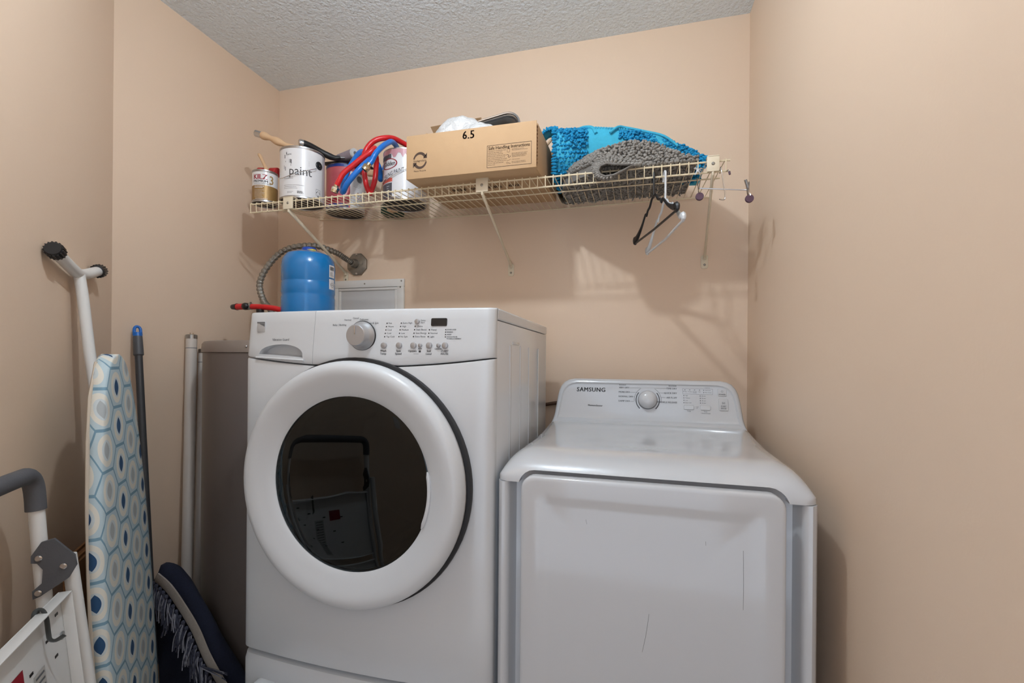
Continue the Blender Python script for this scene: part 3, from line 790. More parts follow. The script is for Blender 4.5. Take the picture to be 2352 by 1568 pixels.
MB().tube(smoothpath([cylfn(c4, R4, a, z4 + z, .006)(0, 0) for a, z in ((-1.2, .066), (-.95, .072), (-.6, .082), (-.25, .096), (.1, .112), (.5, .13), (.9, .14))], 4), .0013, 6).build('bail_handle', M_CHROME, k4)

# ------------------------------------------------------------------ tools on the cans
pb = thing('paint_brush', 'brush with a bare wooden handle standing on the small primer can', 'paint brush', (-1.385, 1.505, z1 + .122))
MB().tube(smoothpath([(-1.440, 1.518, 2.060), (-1.430, 1.518, 2.046), (-1.412, 1.514, 2.018), (-1.395, 1.509, 1.992), (-1.387, 1.506, 1.974)], 4), [.002, .006, .0075, .008, .008, .0078, .0075, .0072, .007, .007, .0075, .008, .0085, .009, .0095, .0095, .0095], 12, flat=(1, .8)).build('handle', M_WOOD, pb)
MB().box(-1.400, -1.374, 1.498, 1.512, z1 + .1215, z1 + .132).build('ferrule', M_GALV, pb, bev=.002)
rr = thing('mini_roller', 'short red roller with a metal core lying on the small primer can', 'paint roller', (-1.4, 1.535, z1 + .122))
ctr = Vector((-1.405, 1.533, z1 + .142)); ax_ = Vector((1, -.05, -.12)).normalized()
for s_ in (-1, 1):
    p = ctr + ax_ * s_ * .012; q = ctr + ax_ * s_ * .047
    MB().tube([p, p + ax_ * s_ * .002, q - ax_ * s_ * .002, q], [.016, .0175, .0185, .017], 18).build('sleeve', mat('red_nap', (178, 40, 42), .7, bump=(240, .3)), rr)
MB().tube([ctr - ax_ * .014, ctr + ax_ * .014], .011, 14).build('core', M_INK, rr)
wr = thing('wooden_handle_roller', 'pale turned wooden handle with a steel tip across the big white can', 'paint roller', (-1.37, 1.52, z2 + .192))
hp = smoothpath([(-1.409, 1.500, 2.121), (-1.380, 1.505, 2.111), (-1.350, 1.512, 2.097), (-1.318, 1.522, 2.083), (-1.285, 1.535, 2.066), (-1.262, 1.545, 2.055)], 5)
MB().tube(hp, [.0125 + .0028 * sin(i * .75) * (1 if i < 20 else .2) for i in range(len(hp))], 16).build('handle', M_WOOD, wr)
MB().tube([(-1.4325, 1.4955, 2.1285), (-1.408, 1.5, 2.1205)], .0125, 18, caps=False).build('steel_tip', M_CHROME, wr)
MB().tube([(-1.4305, 1.496, 2.1278), (-1.409, 1.5, 2.121)], .0095, 14).build('tip_socket', M_BLACK, wr)
MB().tube(smoothpath([(-1.268, 1.543, 2.058), (-1.25, 1.55, 2.056), (-1.232, 1.557, 2.058)], 3), .003, 8).build('frame_wire', M_STEEL, wr)
br = thing('roller_frame', 'black-handled paint roller with a pale sleeve lying over the pink-red can', 'paint roller', (-1.2, 1.68, z3 + .19))
hp = smoothpath([(-1.268, 1.555, 2.098), (-1.255, 1.575, 2.097), (-1.235, 1.605, 2.090), (-1.212, 1.63, 2.079), (-1.19, 1.65, 2.073), (-1.17, 1.662, 2.078)], 4)
MB().tube(hp, [.0135, .0145, .0145, .0145, .014, .014, .0135, .013, .0125, .0125, .0125, .0125, .013, .013, .013, .012, .011, .010, .009, .008, .007], 14).build('handle', M_BLACK, br)
MB().tube([(-1.276, 1.545, 2.0975), (-1.272, 1.55, 2.098), (-1.262, 1.566, 2.098)], [.011, .0145, .0150], 14).build('end_cap', M_CHROME, br)
MB().tube(smoothpath([(-1.172, 1.661, 2.078), (-1.15, 1.675, 2.080), (-1.13, 1.70, 2.083), (-1.12, 1.735, 2.087)], 3), .004, 8).build('frame_wire', M_STEEL, br)
MB().tube([(-1.20, 1.700, 2.089), (-1.115, 1.673, 2.092)], .0205, 20).build('sleeve', M_PURPLE, br)
MB().tube([(-1.116, 1.6733, 2.092), (-1.108, 1.671, 2.0923)], .0205, 20).build('sleeve_end', M_WHITE2, br)
MB().tube([(-1.109, 1.6713, 2.0923), (-1.1065, 1.670, 2.0924)], .008, 14).build('sleeve_hole', M_INKG, br)
tr = MB().box(-1.26, -1.08, 1.665, 1.81, z3 + .1905, z3 + .1965)
to = tr.build('tray_liner', M_BLACK, bev=.002); tag(to, 'thin black tray liner on top of the pink-red can', 'paint tray')
# white metal tray behind the gallon can
wt_ = thing('paint_tray', 'white paint tray edge leaning behind the white can and the hoses', 'paint tray', (-.86, 1.80, z4 + .192))
def trayslab(name, a, b, w0, w1, t):
    a, b = Vector((0, *a)), Vector((0, *b)); n_2 = Vector((0, -(b - a).z, (b - a).y)).normalized() * t
    mb = MB(); mb.add([p + Vector((x, 0, 0)) + q for q in (Vector((0, 0, 0)), n_2) for p in (a, b) for x in (w0, w1)], [(0, 1, 3, 2), (4, 6, 7, 5), (0, 4, 5, 1), (2, 3, 7, 6), (0, 2, 6, 4), (1, 5, 7, 3)]); return mb.build(name, M_WHITE2, wt_, bev=.001)
trayslab('tray_back', (1.725, z4 + .196), (1.805, 2.172), -.955, -.76, .004)
trayslab('rolled_rim', (1.785, 2.172), (1.812, 2.186), -.957, -.758, .006)
sk = thing('stir_stick', 'tan wooden stir stick lying behind the red and blue hoses', 'stir stick', (-1.03, 1.72, zs(-1.03, 1.72)))
z5 = zs(-1.03, 1.74)
MB().tube(smoothpath([(-1.085, 1.735, 2.035), (-1.05, 1.735, 2.03), (-.98, 1.735, 2.022)], 3), .0145, 12).build('handle', M_WOOD, sk)
MB().box(-.99, -.955, 1.72, 1.75, z5 + .002, 2.03).build('blade', M_WOOD, sk, bev=.003)
gb = thing('sandpaper_box', 'small dark green carton lying on the wire shelf behind the hoses', 'box', (-1.0, 1.78, z5))
MB().box(-1.045, -.965, 1.765, 1.825, zs(-1, 1.79) + .004, zs(-1, 1.79) + .045).build('carton', mat('dark_green_carton', (40, 66, 52), .6, var=.2), gb, bev=.002)
mb = MB(); zz = zs(-1, 1.79) + .0036
for i, t in enumerate(['NET WT']): text(mb, t, .016, lambda x, y: Vector((-1.005 + x, 1.795 - y * -1, zz)))
mb.build('label_lettering', M_CANW, gb, smooth=False)

# ------------------------------------------------------------------ hoses
RED = [(-1.053, 1.475, 1.886), (-1.045, 1.475, 1.898), (-1.029, 1.48, 1.928), (-.998, 1.49, 1.957), (-.969, 1.5, 1.984), (-.938, 1.51, 2.009), (-.93, 1.525, 2.029), (-.945, 1.55, 2.03), (-.955, 1.58, 2.014), (-.963, 1.59, 1.981), (-.968, 1.59, 1.937), (-.972, 1.575, 1.897), (-.968, 1.56, 1.879), (-.972, 1.55, 1.89), (-.975, 1.54, 1.912), (-.981, 1.54, 1.951), (-.981, 1.535, 1.995), (-.971, 1.53, 2.024), (-.957, 1.54, 2.054), (-.935, 1.55, 2.073), (-.908, 1.57, 2.086), (-.892, 1.6, 2.095), (-.872, 1.64, 2.092), (-.84, 1.68, 2.080), (-.80, 1.70, 2.066)]
BLUE = [(-.910, 1.46, 1.943), (-.903, 1.465, 1.956), (-.894, 1.47, 1.979), (-.886, 1.49, 2.008), (-.882, 1.53, 2.044), (-.882, 1.57, 2.067), (-.905, 1.65, 2.078), (-.97, 1.74, 2.09), (-1.02, 1.765, 2.08), (-1.034, 1.76, 2.03), (-1.027, 1.73, 2.0), (-1.017, 1.71, 2.032), (-1.03, 1.695, 2.067), (-1.047, 1.67, 2.082), (-1.052, 1.64, 2.08), (-1.045, 1.6, 2.054), (-1.045, 1.56, 2.003), (-1.055, 1.545, 1.967), (-1.058, 1.53, 1.927), (-1.054, 1.51, 1.878), (-1.028, 1.48, 1.862), (-1.005, 1.465, 1.88), (-.974, 1.462, 1.909), (-.95, 1.475, 1.943), (-.942, 1.5, 1.972), (-.947, 1.53, 1.999)]
def fitting(t, p, d):
    d = Vector(d).normalized(); p = Vector(p)
    MB().tube([p, p + d * .012], .0085, 12).build('ferrule', M_BRASS, t)
    MB().tube([p + d * .011, p + d * .013, p + d * .021, p + d * .023], [.010, .0135, .0135, .0125], 6).build('hex_nut', M_BRASS, t, ang=20)
    MB().tube([p + d * .023, p + d * .032], .0125, 20).build('collar', M_BRASS, t)
    MB().tube([p + d * .0315, p + d * .0324], .009, 16).build('bore', M_DARK, t)
rh = thing('red_hose', 'glossy red washer hose coiled on the shelf with a brass end fitting', 'hose', (-.97, 1.54, 1.85))
MB().tube(smoothpath(RED, 5), .0098, 12).build('hose', M_RED, rh); fitting(rh, (-1.052, 1.475, 1.889), (-.32, 0, -.8))
bh = thing('blue_hose', 'glossy blue washer hose coiled on the shelf with a nickel end fitting', 'hose', (-.97, 1.56, 1.85))
MB().tube(smoothpath(BLUE, 5), .0098, 12).build('hose', M_BLUEH, bh); fitting(bh, (-.909, 1.46, 1.945), (-.5, -.25, -.8))

# ================================================================== CARDBOARD BOX
bx0, bx1, by0, by1, bz0, bz1 = -.727, -.291, 1.385, 1.765, 1.8405, 1.983
BM = Matrix.Translation((0, 0, 0))
box = thing('cardboard_box', 'open brown cardboard box printed 6.5 sitting on the wire shelf', 'box', ((bx0 + bx1) / 2, (by0 + by1) / 2, bz0))
def btilt(y): return (y - SYF) * .068 if y > SYF else 0
def bslab(name, x0, x1, y0, y1, z0, z1, m=M_CARD):
    mb = MB().box(x0, x1, y0, y1, z0, z1); mb.v = [v + Vector((0, 0, btilt(v.y) + .001)) for v in mb.v]
    return mb.build(name, m, box, bev=.0012)
tk = .004
fp = bslab('front_panel', bx0, bx1, by0, by0 + tk, bz0, bz1)
bslab('back_panel', bx0, bx1, by1 - tk, by1, bz0, bz1 + .02); bslab('left_panel', bx0, bx0 + tk, by0 + tk, by1 - tk, bz0, bz1)
rp = bslab('right_panel', bx1 - tk, bx1, by0 + tk + .012, by1 - tk, bz0, bz1)
bslab('bottom_panel', bx0 + .001, bx1 - .001, by0 + .001, by1 - .001, bz0, bz0 + tk)
ed = MB()
for k in range(22):
    z = bz0 + .012 + k * .0055; ed.box(bx1 - .010, bx1 - .0005 + .0012 * (k % 2), by0 + .0042, by0 + .0155, z, z + .0042)
ed.build('torn_edge', M_CARDD, box)
fl1 = MB().add([(bx0 + .005, by1 - .004, bz1 + .04), (bx0 + .17, by1 - .004, bz1 + .04), (bx0 + .165, 1.655, 2.163), (bx0 - .015, 1.60, 2.122)], [(0, 1, 2, 3)])
fv = fl1.v[:]; fl1.add([v + Vector((0, .004, .003)) for v in fv], []); fl1.f += [(7, 6, 5, 4), (0, 1, 5, 4), (1, 2, 6, 5), (2, 3, 7, 6), (3, 0, 4, 7)]
fl1.build('top_flap', M_CARD, box)
fl2 = MB().add([(bx0 - .001, 1.45, bz1), (bx0 - .001, 1.74, bz1 + .02), (bx0 + .03, 1.72, 2.07), (bx0 + .03, 1.48, 2.035)], [(0, 1, 2, 3)])
fv = fl2.v[:]; fl2.add([v + Vector((-.004, 0, .002)) for v in fv], []); fl2.f += [(7, 6, 5, 4), (0, 1, 5, 4), (1, 2, 6, 5), (2, 3, 7, 6), (3, 0, 4, 7)]
fl2.build('top_flap', M_CARD, box)
M_BINK = mat('brown_print', (72, 52, 40), .7, var=.1)
bi = MB(); F = lambda x0, z0: (lambda x, z: Vector((x0 + x, by0 - .0005, z0 + z)))
f0 = F(0, .001)
text(bi, '6.5', .036, F(-.511, 1.963), bold=.0012, sx=.86, spacing=1.1)
# handling label
for a in ((-.449, -.306, 1.9200, 1.9212), (-.449, -.306, 1.8515, 1.8527), (-.449, -.4478, 1.8515, 1.9212), (-.3072, -.306, 1.8515, 1.9212)): rect(bi, *a, f0)
text(bi, 'Safe Handling Instructions', .0148, F(-.378, 1.9125), sx=.86, bold=.0002)
random.seed(3)
body = ['THIS PRODUCT WAS PREPARED FROM', 'INSPECTED AND PASSED MEAT', 'AND/OR POULTRY. SOME FOOD', 'PRODUCTS MAY CONTAIN BACTERIA', 'THAT COULD CAUSE ILLNESS IF THE', 'PRODUCT IS MISHANDLED OR COOKED', 'IMPROPERLY. FOR YOUR PROTECTION,', 'FOLLOW THESE SAFE HANDLING', 'INSTRUCTIONS.']
for i, t in enumerate(body): text(bi, t, .0041, F(-.4455, 1.9035 - i * .0054), 'l', sx=.82)
for z, L_ in ((1.9035, ['KEEP REFRIGERATED OR FROZEN.', 'THAW IN REFRIGERATOR OR MICROWAVE.']), (1.8905, ['KEEP RAW MEAT AND POULTRY SEPARATE', 'FROM OTHER FOODS. WASH WORKING', 'SURFACES, UTENSILS AND HANDS AFTER', 'TOUCHING RAW MEAT OR POULTRY.']), (1.8715, ['COOK THOROUGHLY.']), (1.8645, ['KEEP HOT FOODS HOT. REFRIGERATE', 'LEFTOVERS IMMEDIATELY OR DISCARD.'])):
    for i, t in enumerate(L_): text(bi, t, .0032, F(-.3685, z - i * .0036), 'l', sx=.80)
def stroke(mb, pts, w, fn):
    for a, b in zip(pts, pts[1:]):
        p, q = Vector(a), Vector(b); d = (q - p).normalized(); nn = Vector((-d.y, d.x)) * w
        mb.add([fn(*(p + nn)), fn(*(q + nn)), fn(*(q - nn)), fn(*(p - nn))], [(0, 1, 2, 3)])
L2 = roundrect(-.3835, -.3755, 1.8945, 1.907, .0015, 2); stroke(bi, L2 + L2[:1], .0003, f0); stroke(bi, [(-.382, 1.908), (-.377, 1.908)], .0006, f0)
stroke(bi, [(-.386, 1.886), (-.381, 1.887), (-.378, 1.884), (-.381, 1.88), (-.377, 1.878), (-.373, 1.880), (-.374, 1.883)], .0006, f0)
stroke(bi, [(-.385, 1.870), (-.38, 1.868), (-.372, 1.872)], .0003, f0); disc(bi, -.383, 1.8615, .0028, f0, 14, r0=.0022); stroke(bi, [(-.380, 1.861), (-.372, 1.8585)], .0005, f0)
# round recycling mark
rc = Vector((-.678, 1.8985)); rx, rz = .0245, .0275
def rf(a, k): return (rc.x + rx * k * cos(a), rc.y + rz * k * sin(a))
for a0, a1 in ((radians(168), radians(28)), (radians(-12), radians(-152))):
    N = 16
    for i in range(N):
        p = a0 + (a1 - a0) * i / N; q = a0 + (a1 - a0) * (i + 1) / N
        w0 = .80 - .16 * i / N; w1 = .80 - .16 * (i + 1) / N
        bi.add([f0(*rf(p, w0)), f0(*rf(p, 1)), f0(*rf(q, 1)), f0(*rf(q, w1))], [(0, 1, 2, 3)])
    s_ = 1 if a0 > 1 else -1
    e = rf(a1, .82)
    bi.add([f0(rc.x + s_ * rx, rc.y + s_ * (rz * .85)), f0(rc.x + s_ * rx, rc.y + s_ * (rz * .22)), f0(rc.x + s_ * (rx * .45), rc.y + s_ * (rz * .22))], [(0, 1, 2)])
text(bi, 'biodegradable', .0095, F(-.678, 1.8985), sx=.85); text(bi, 'Please Recycle', .0078, F(-.678, 1.8655), sx=.95)
for t, a0, s_ in (('recyclable', 98, 1), ('recyclable', -82, -1)): pass
bi.build('box_lettering', M_BINK, box, smooth=False)
bt = MB(); fbt = lambda x, y: Vector((-.47 + x, 1.53 - y, bz0 - .0002 + btilt(1.53 - y) + .0006))
text(bt, 'BEEF  WIENERS   602', .03, lambda x, y: Vector((-.50 + x, 1.53 - y, bz0 + .0006 + btilt(1.53 - y))), sx=.9, bold=.0008); bt.build('bottom_lettering', M_BINK, box, smooth=False)
# contents
def bagf(cx, cy, cz, r, n=26, m=16):
    mb = MB()
    def fn(u, v):
        a = 2 * pi * u; b = pi * v
        k = 1 + .05 * sin(5 * a + 3 * b) * sin(b) + .025 * abs(sin(7 * a - 6 * b)) * sin(b) + .02 * sin(14 * b + 5 * a) * sin(b)
        return (cx + r[0] * k * sin(b) * cos(a), cy + r[1] * k * sin(b) * sin(a), cz + r[2] * k * cos(b))
    return mb.grid(fn, n * 3, m * 3)
pbg = bagf(-.575, 1.475, 1.985, (.088, .05, .088)).build('plastic_bag', M_BAG); tag(pbg, 'crumpled clear plastic bag bulging out of the cardboard box', 'plastic bag')
pb2 = bagf(-.50, 1.445, 1.965, (.075, .045, .062)).build('plastic_bag', M_BAG); tag(pb2, 'low crumpled end of clear plastic wrap between the bag and the steel pan', 'plastic bag')
pan = thing('steel_pan', 'shiny steel roasting pan tilted up out of the cardboard box', 'pan', (-.46, 1.57, 1.9))
PM = Matrix.Translation((-.538, 1.575, 2.020)) @ Matrix.Rotation(radians(-9.5), 4, 'Y') @ Matrix.Rotation(radians(-14), 4, 'X')
# pan seen from its open side: rounded rectangle wall with rolled rim
def prr(w, h, r): return roundrect(-w, w, -h, h, r, 6)
vs = []; lp = [(0.150, .098, -.0, .05), (.146, .094, .002, .048), (.138, .086, .055, .044), (.128, .076, .064, .04), (.06, .03, .066, .02)]
# local frame: x right, z "up in the pan's mouth", y depth
for w, h, d, r in lp: vs += [(x, d, z) for x, z in prr(w, h, r)]
nl = 28
MB(PM).add(vs, [(k * nl + i, k * nl + (i + 1) % nl, (k + 1) * nl + (i + 1) % nl, (k + 1) * nl + i) for k in range(len(lp) - 1) for i in range(nl)] + [tuple((len(lp) - 1) * nl + i for i in range(nl))]).build('bowl', M_STEEL, pan, ang=60)
MB(PM).tube([(x, -.002, z) for x, z in prr(.1525, .1005, .052)], .0042, 8, closed=True).build('rolled_rim', M_CHROME, pan)
MB(PM).tube([(x, .003, z) for x, z in prr(.143, .091, .047)], .0016, 6, closed=True).build('rim_bead', M_DARK, pan)

# ================================================================== GLASS JAR AND DOWELS
jc = (0, 0); jz = 0
JM = Matrix.Translation((-.222, 1.768, zs(-.22, 1.768) + .012)) @ Matrix.Rotation(radians(-22), 4, 'Y') @ Matrix.Scale(1.2, 4)
jar = thing('glass_jar', 'clear glass jar with a wire clasp between the cardboard box and the rugs', 'jar', (-.222, 1.768, zs(-.22, 1.768)))
MB(JM).lathe([(0, jz), (.036, jz), (.042, jz + .006), (.044, jz + .02), (.044, jz + .10), (.040, jz + .118), (.033, jz + .126), (.033, jz + .14), (.030, jz + .14), (.030, jz + .124), (.037, jz + .114), (.041, jz + .098), (.041, jz + .02), (.036, jz + .008), (0, jz + .007)], (jc[0], jc[1], 0), n=40).build('jar_body', M_JAR, jar)
MB(JM).lathe([(.034, jz + .131), (.0352, jz + .1325), (.034, jz + .134)], (jc[0], jc[1], 0), n=30).build('clasp_ring', M_CHROME, jar)
MB(JM).tube(smoothpath([(jc[0] - .036, jc[1] - .01, jz + .132), (jc[0] - .044, jc[1] - .014, jz + .118), (jc[0] - .042, jc[1] - .03, jz + .10), (jc[0] - .02, jc[1] - .042, jz + .108)], 3), .0013, 6).build('clasp_wire', M_CHROME, jar)
for (a, b, l) in (((-.37, 1.63, 1.945), (-.258, 1.595, 2.047), 'thin tan dowel rising from behind the box, the longer one'), ((-.325, 1.67, 1.945), (-.254, 1.62, 2.036), 'thin tan dowel rising from behind the box, nearer the glass jar')):
    o = MB().tube([a, b], .0042, 8).build('dowel', M_WOOD); tag(o, l, 'dowel', 'dowels beside the box')

# ================================================================== RUGS ON THE SHELF
def interp(tab, x):
    if x <= tab[0][0]: return tab[0][1]
    for (a, za), (b, zb) in zip(tab, tab[1:]):
        if x <= b: t = (x - a) / (b - a); t = t * t * (3 - 2 * t) * .4 + t * .6; return za + (zb - za) * t
    return tab[-1][1]
def tuft(mb, p, d, r=.0052, l=.0105):
    d = Vector(d).normalized(); R = d.to_track_quat('Z', 'Y').to_matrix()
    k = random.uniform(.8, 1.2)
    mb.ball(Vector(p) + d * l * .5, (r * k, r * k * .85, l * random.uniform(.8, 1.15)), 6, 4, R)
random.seed(11)
BT = [(-.268, 2.035), (-.255, 2.052), (-.17, 2.046), (-.06, 2.030), (.0, 2.016), (.07, 1.990), (.139, 1.952), (.216, 1.902)]
blue = thing('blue_bath_rug', 'turquoise chenille bath rug folded on the shelf behind the grey rug', 'rug', (0, 1.62, 1.86))
bxa, bxb = -.262, .216
def bsec(x):
    zt = interp(BT, x); zb = zs(x, 1.6) + .015 + .03 * min(1, max(0, (.17 - x) / .06))
    k = min(1, (zt - zb) / .16)
    return [(1.575, zb), (1.555, zb + .3 * (zt - zb)), (1.55, zb + .62 * (zt - zb)), (1.56, zb + .86 * (zt - zb)), (1.582, zt - .004), (1.605, zt), (1.64, zt - .004), (1.67, zt - .02 * k), (1.70, zb + .6 * (zt - zb)), (1.71, zb)]
def bfront(x, v):
    s_ = bsec(x)[:6]; q = v * 5; i = min(4, int(q)); t = q - i
    a, b = s_[i], s_[i + 1]; return Vector((x, a[0] + (b[0] - a[0]) * t, a[1] + (b[1] - a[1]) * t))
mb = MB(); n = 40; vs = []
for i in range(n + 1):
    x = bxa + (bxb - bxa) * i / n
    vs += [(x + .004 * sin(z * 60), y + .006 * sin(x * 38 + z * 20), z) for y, z in bsec(x)]
m_ = 10
mb.add(vs, [(i * m_ + k, (i + 1) * m_ + k, (i + 1) * m_ + (k + 1) % m_, i * m_ + (k + 1) % m_) for i in range(n) for k in range(m_)] + [tuple(range(m_)), tuple(n * m_ + k for k in range(m_ - 1, -1, -1))])
mb.build('folded_body', M_BLUEBK, blue, ang=80)
tf = MB()
def addt(x, v, out=None, **kw):
    p = bfront(x, v); d = Vector((random.uniform(-.6, .6), -.8, random.uniform(-1.1, -.1))) if out is None else out
    tuft(tf, p + Vector((0, .003, 0)), d, **kw)
for i in range(13):                                   # left tufted panel
    for j in range(20):
        v = .98 * j / 19; lim = -.172 + .05 * (1 - v)
        x = -.262 + .0085 * i + random.uniform(-.003, .003) + .005 * (j % 2)
        if x < lim + .01: addt(x, v)
for i in range(40):                                   # lower fold running to the right
    x = -.045 + .262 * i / 39
    for j in range(10):
        top = interp([(-.05, .95), (.02, .86), (.10, .76), (.216, .62)], x)
        v = top - .055 * j - random.uniform(0, .02)
        if v > .05: addt(x + random.uniform(-.004, .004), v)
for i in range(58):                                   # tufts standing along the ridge
    x = -.178 + .394 * i / 57
    p = bfront(x, 1) + Vector((0, .014, -.002)); tuft(tf, p, (random.uniform(-.15, .15), .15, 1), .0042, .0085)
for j in range(16):                                   # left end
    for k in range(7):
        y = 1.545 + .024 * k; x = bxa; zt = interp(BT, x); zz = 1.87 + (zt - 1.885) * j / 15
        tuft(tf, (x + .003, y, zz), (-1, random.uniform(-.4, .1), random.uniform(-.5, .2)))
for i in range(70):                                   # loose corner below the lip at the right
    tuft(tf, (random.uniform(.15, .212), random.uniform(1.55, 1.69), random.uniform(1.862, 1.872)), (random.uniform(-.5, .5), -1, -.9))
tfo = tf.build('chenille_tufts', M_BLUERUG, blue); tfo['kind'] = 'stuff'
# hems
def hem(pts, name, r=.0035, m=M_BLUEBK, par=blue): return MB().tube(smoothpath(pts, 4), r, 8).build(name, m, par)
hem([bfront(x, 1) + Vector((0, -.004, .001)) for x in (-.25, -.18, -.1, 0, .07, .14, .2, .214)], 'hem')
hem([bfront(-.185, .98) + Vector((0, -.006, 0)), bfront(-.165, .85) + Vector((0, -.006, 0)), bfront(-.140, .7) + Vector((0, -.006, 0)), bfront(-.125, .5) + Vector((0, -.006, 0))], 'hem', .006)
hem([bfront(-.08, .5) + Vector((0, -.012, 0)), bfront(-.055, .72) + Vector((0, -.016, 0)), bfront(-.03, .80) + Vector((0, -.014, 0)), bfront(.03, .72) + Vector((0, -.012, 0)), bfront(.09, .62) + Vector((0, -.012, 0)), bfront(.13, .4) + Vector((0, -.01, 0))], 'hem', .004)
for k in range(14):                                   # stitched ridges of the exposed backing
    x = -.158 + .0088 * k
    hem([bfront(x + .004, .93) + Vector((0, -.004, 0)), bfront(x + .012, .8) + Vector((0, -.005, 0)), bfront(x + .02, .62) + Vector((0, -.005, 0))], 'backing_ridge', .0028)
# curled corner at the upper left
cu_ = MB()
def curl(u, v):
    a = u * 1.5
    return (-.262 - .045 * u, 1.575 + .05 * v + .008 * sin(u * 5), 2.046 + .006 * sin(u * pi) - .016 * u * u + .003 * sin(v * 7))
cu_.grid(curl, 8, 6); b_ = len(cu_.v); cu_.grid(lambda u, v: Vector(curl(u, v)) + Vector((0, 0, -.005)), 8, 6)
co_ = cu_.build('curled_corner', M_BLUEBK, blue)
ct = MB()
for i in range(8):
    for j in range(6): tuft(ct, curl(i / 7, j / 5), (random.uniform(-.5, .2), random.uniform(-.3, .3), 1), .0052, .008)
cto = ct.build('corner_tufts', M_BLUERUG, co_); cto['kind'] = 'stuff'

grey = thing('grey_bath_rug', 'grey chenille bath rug folded over the front edge of the wire shelf', 'rug', (-.03, 1.6, 1.85))
gx0, gx1 = -.245, .178
GT = [(-.245, .010), (-.232, .030), (-.20, .052), (-.16, .060), (-.12, .064), (-.07, .068), (-.02, .062), (.03, .048), (.08, .030), (.13, .012), (.165, .004)]
def gleft(y): return gx0 + .135 * max(0, 1 - (y - 1.452) / .16) ** 1.3
def gtop(x, y):
    t = (y - 1.452) / .35; xl = gleft(y)
    if x < xl: return zs(x, y) + .004
    x = gx0 + (x - xl) * (gx1 - gx0) / (gx1 - xl)
    e = min(1, max(0, t / .06)) ** .5 * min(1, max(0, (1 - t) / .15)) ** .5
    return zs(x, y) + .004 + (interp(GT, x) + .012) * (1 + .45 * min(t, .5)) * e
mb = MB()
def gxy(u, v): y = 1.452 + .35 * v; return (gleft(y) + (gx1 - gleft(y)) * u, y)
mb.grid(lambda u, v: (*gxy(u, v), gtop(*gxy(u, v))), 36, 20)
mb.grid(lambda u, v: (*gxy(u, v), zs(*gxy(u, v)) + .0035), 36, 20)
for u0 in (0, 1): mb.grid(lambda u, v: (*gxy(u0, u), zs(*gxy(u0, u)) + .0035 + v * (gtop(*gxy(u0, u)) - zs(*gxy(u0, u)) - .0035)), 20, 2)
mb.build('folded_body', M_GREYBK, grey)
gt = MB()
for i in range(38):
    for j in range(11):
        x = gx0 + .003 + (gx1 - gx0 - .006) * (i + .5 * (j % 2)) / 38 + random.uniform(-.003, .003); y = 1.452 + .0115 * j
        if (x > .02 and j > 6) or x < gleft(y) + .004: continue
        tuft(gt, (x, y, gtop(x, y) - .002), (random.uniform(-.4, .4), -1 + j * .10, .35 + .1 * j), .0053, .0095)
for i in range(34):                                   # underside seen between the wires
    for j in range(18):
        x = gx0 + .01 + (gx1 - gx0 - .02) * i / 33 + random.uniform(-.004, .004); y = 1.465 + .33 * j / 17 + random.uniform(-.006, .006)
        if x < gleft(y) + .006: continue
        tuft(gt, (x, y, zs(x, y) + .004), (random.uniform(-.9, .9), random.uniform(-.9, .3), -.35), .0045, .0095)
for i in range(46):                                   # front face above the lip
    x = gx0 + .004 + (gx1 - gx0 - .008) * i / 45
    x = gleft(1.456) + .004 + (gx1 - gleft(1.456) - .008) * i / 45
    zt_ = gtop(x, 1.478) - zs(x, 1.455)
    for j in range(max(1, int(zt_ / .0085))):
        z = zs(x, 1.455) + .006 + j * .0088 + random.uniform(-.002, .002)
        tuft(gt, (x + random.uniform(-.003, .003), 1.456 + .012 * j / 8, z), (random.uniform(-.5, .5), -1, random.uniform(-.5, .3)), .0056, .0085)
for i in range(30):                                   # slanting left edge
    y = 1.456 + .20 * i / 29; x = gleft(y)
    for j in range(7): tuft(gt, (x + .004 + .0035 * j, y, gtop(x + .004 + .004 * j, y) - .001), (-1, -.7, random.uniform(-.2, .8)), .0056, .0085)
gto = gt.build('chenille_tufts', M_GREYRUG, grey); gto['kind'] = 'stuff'
# rolled fold standing out over the front edge
ring = [(-.100, 1.832), (-.106, 1.820), (-.101, 1.8065), (-.084, 1.799), (-.060, 1.8015), (-.034, 1.812), (-.006, 1.826), (-.032, 1.829), (-.060, 1.833), (-.082, 1.838)]
rl = MB(); nr_ = len(ring)
def ringat(y, k, dz):
    cxr, czr = -.065, 1.818
    return [(cxr + (x - cxr) * k, y, czr + (z - czr) * k + dz) for x, z in ring]
secs = [ringat(1.400, 1, 0), ringat(1.415, 1.06, .002), ringat(1.435, 1.22, .012), ringat(1.47, 1.45, .040)]
rl.add([p for s_ in secs for p in s_], [(k * nr_ + i, k * nr_ + (i + 1) % nr_, (k + 1) * nr_ + (i + 1) % nr_, (k + 1) * nr_ + i) for k in range(3) for i in range(nr_)])
rl.add([p for p in ringat(1.400, .97, 0)] + [p for p in ringat(1.50, .7, .03)], [(i, (i + 1) % nr_, nr_ + (i + 1) % nr_, nr_ + i) for i in range(nr_)] + [tuple(nr_ + i for i in range(nr_))])
rlo = rl.build('rolled_fold', M_GREYBK, grey, ang=80)
MB().tube([(x, 1.400, z) for x, z in ring], .0028, 6, closed=True).build('hem', M_GREYBK, rlo)
rt = MB()
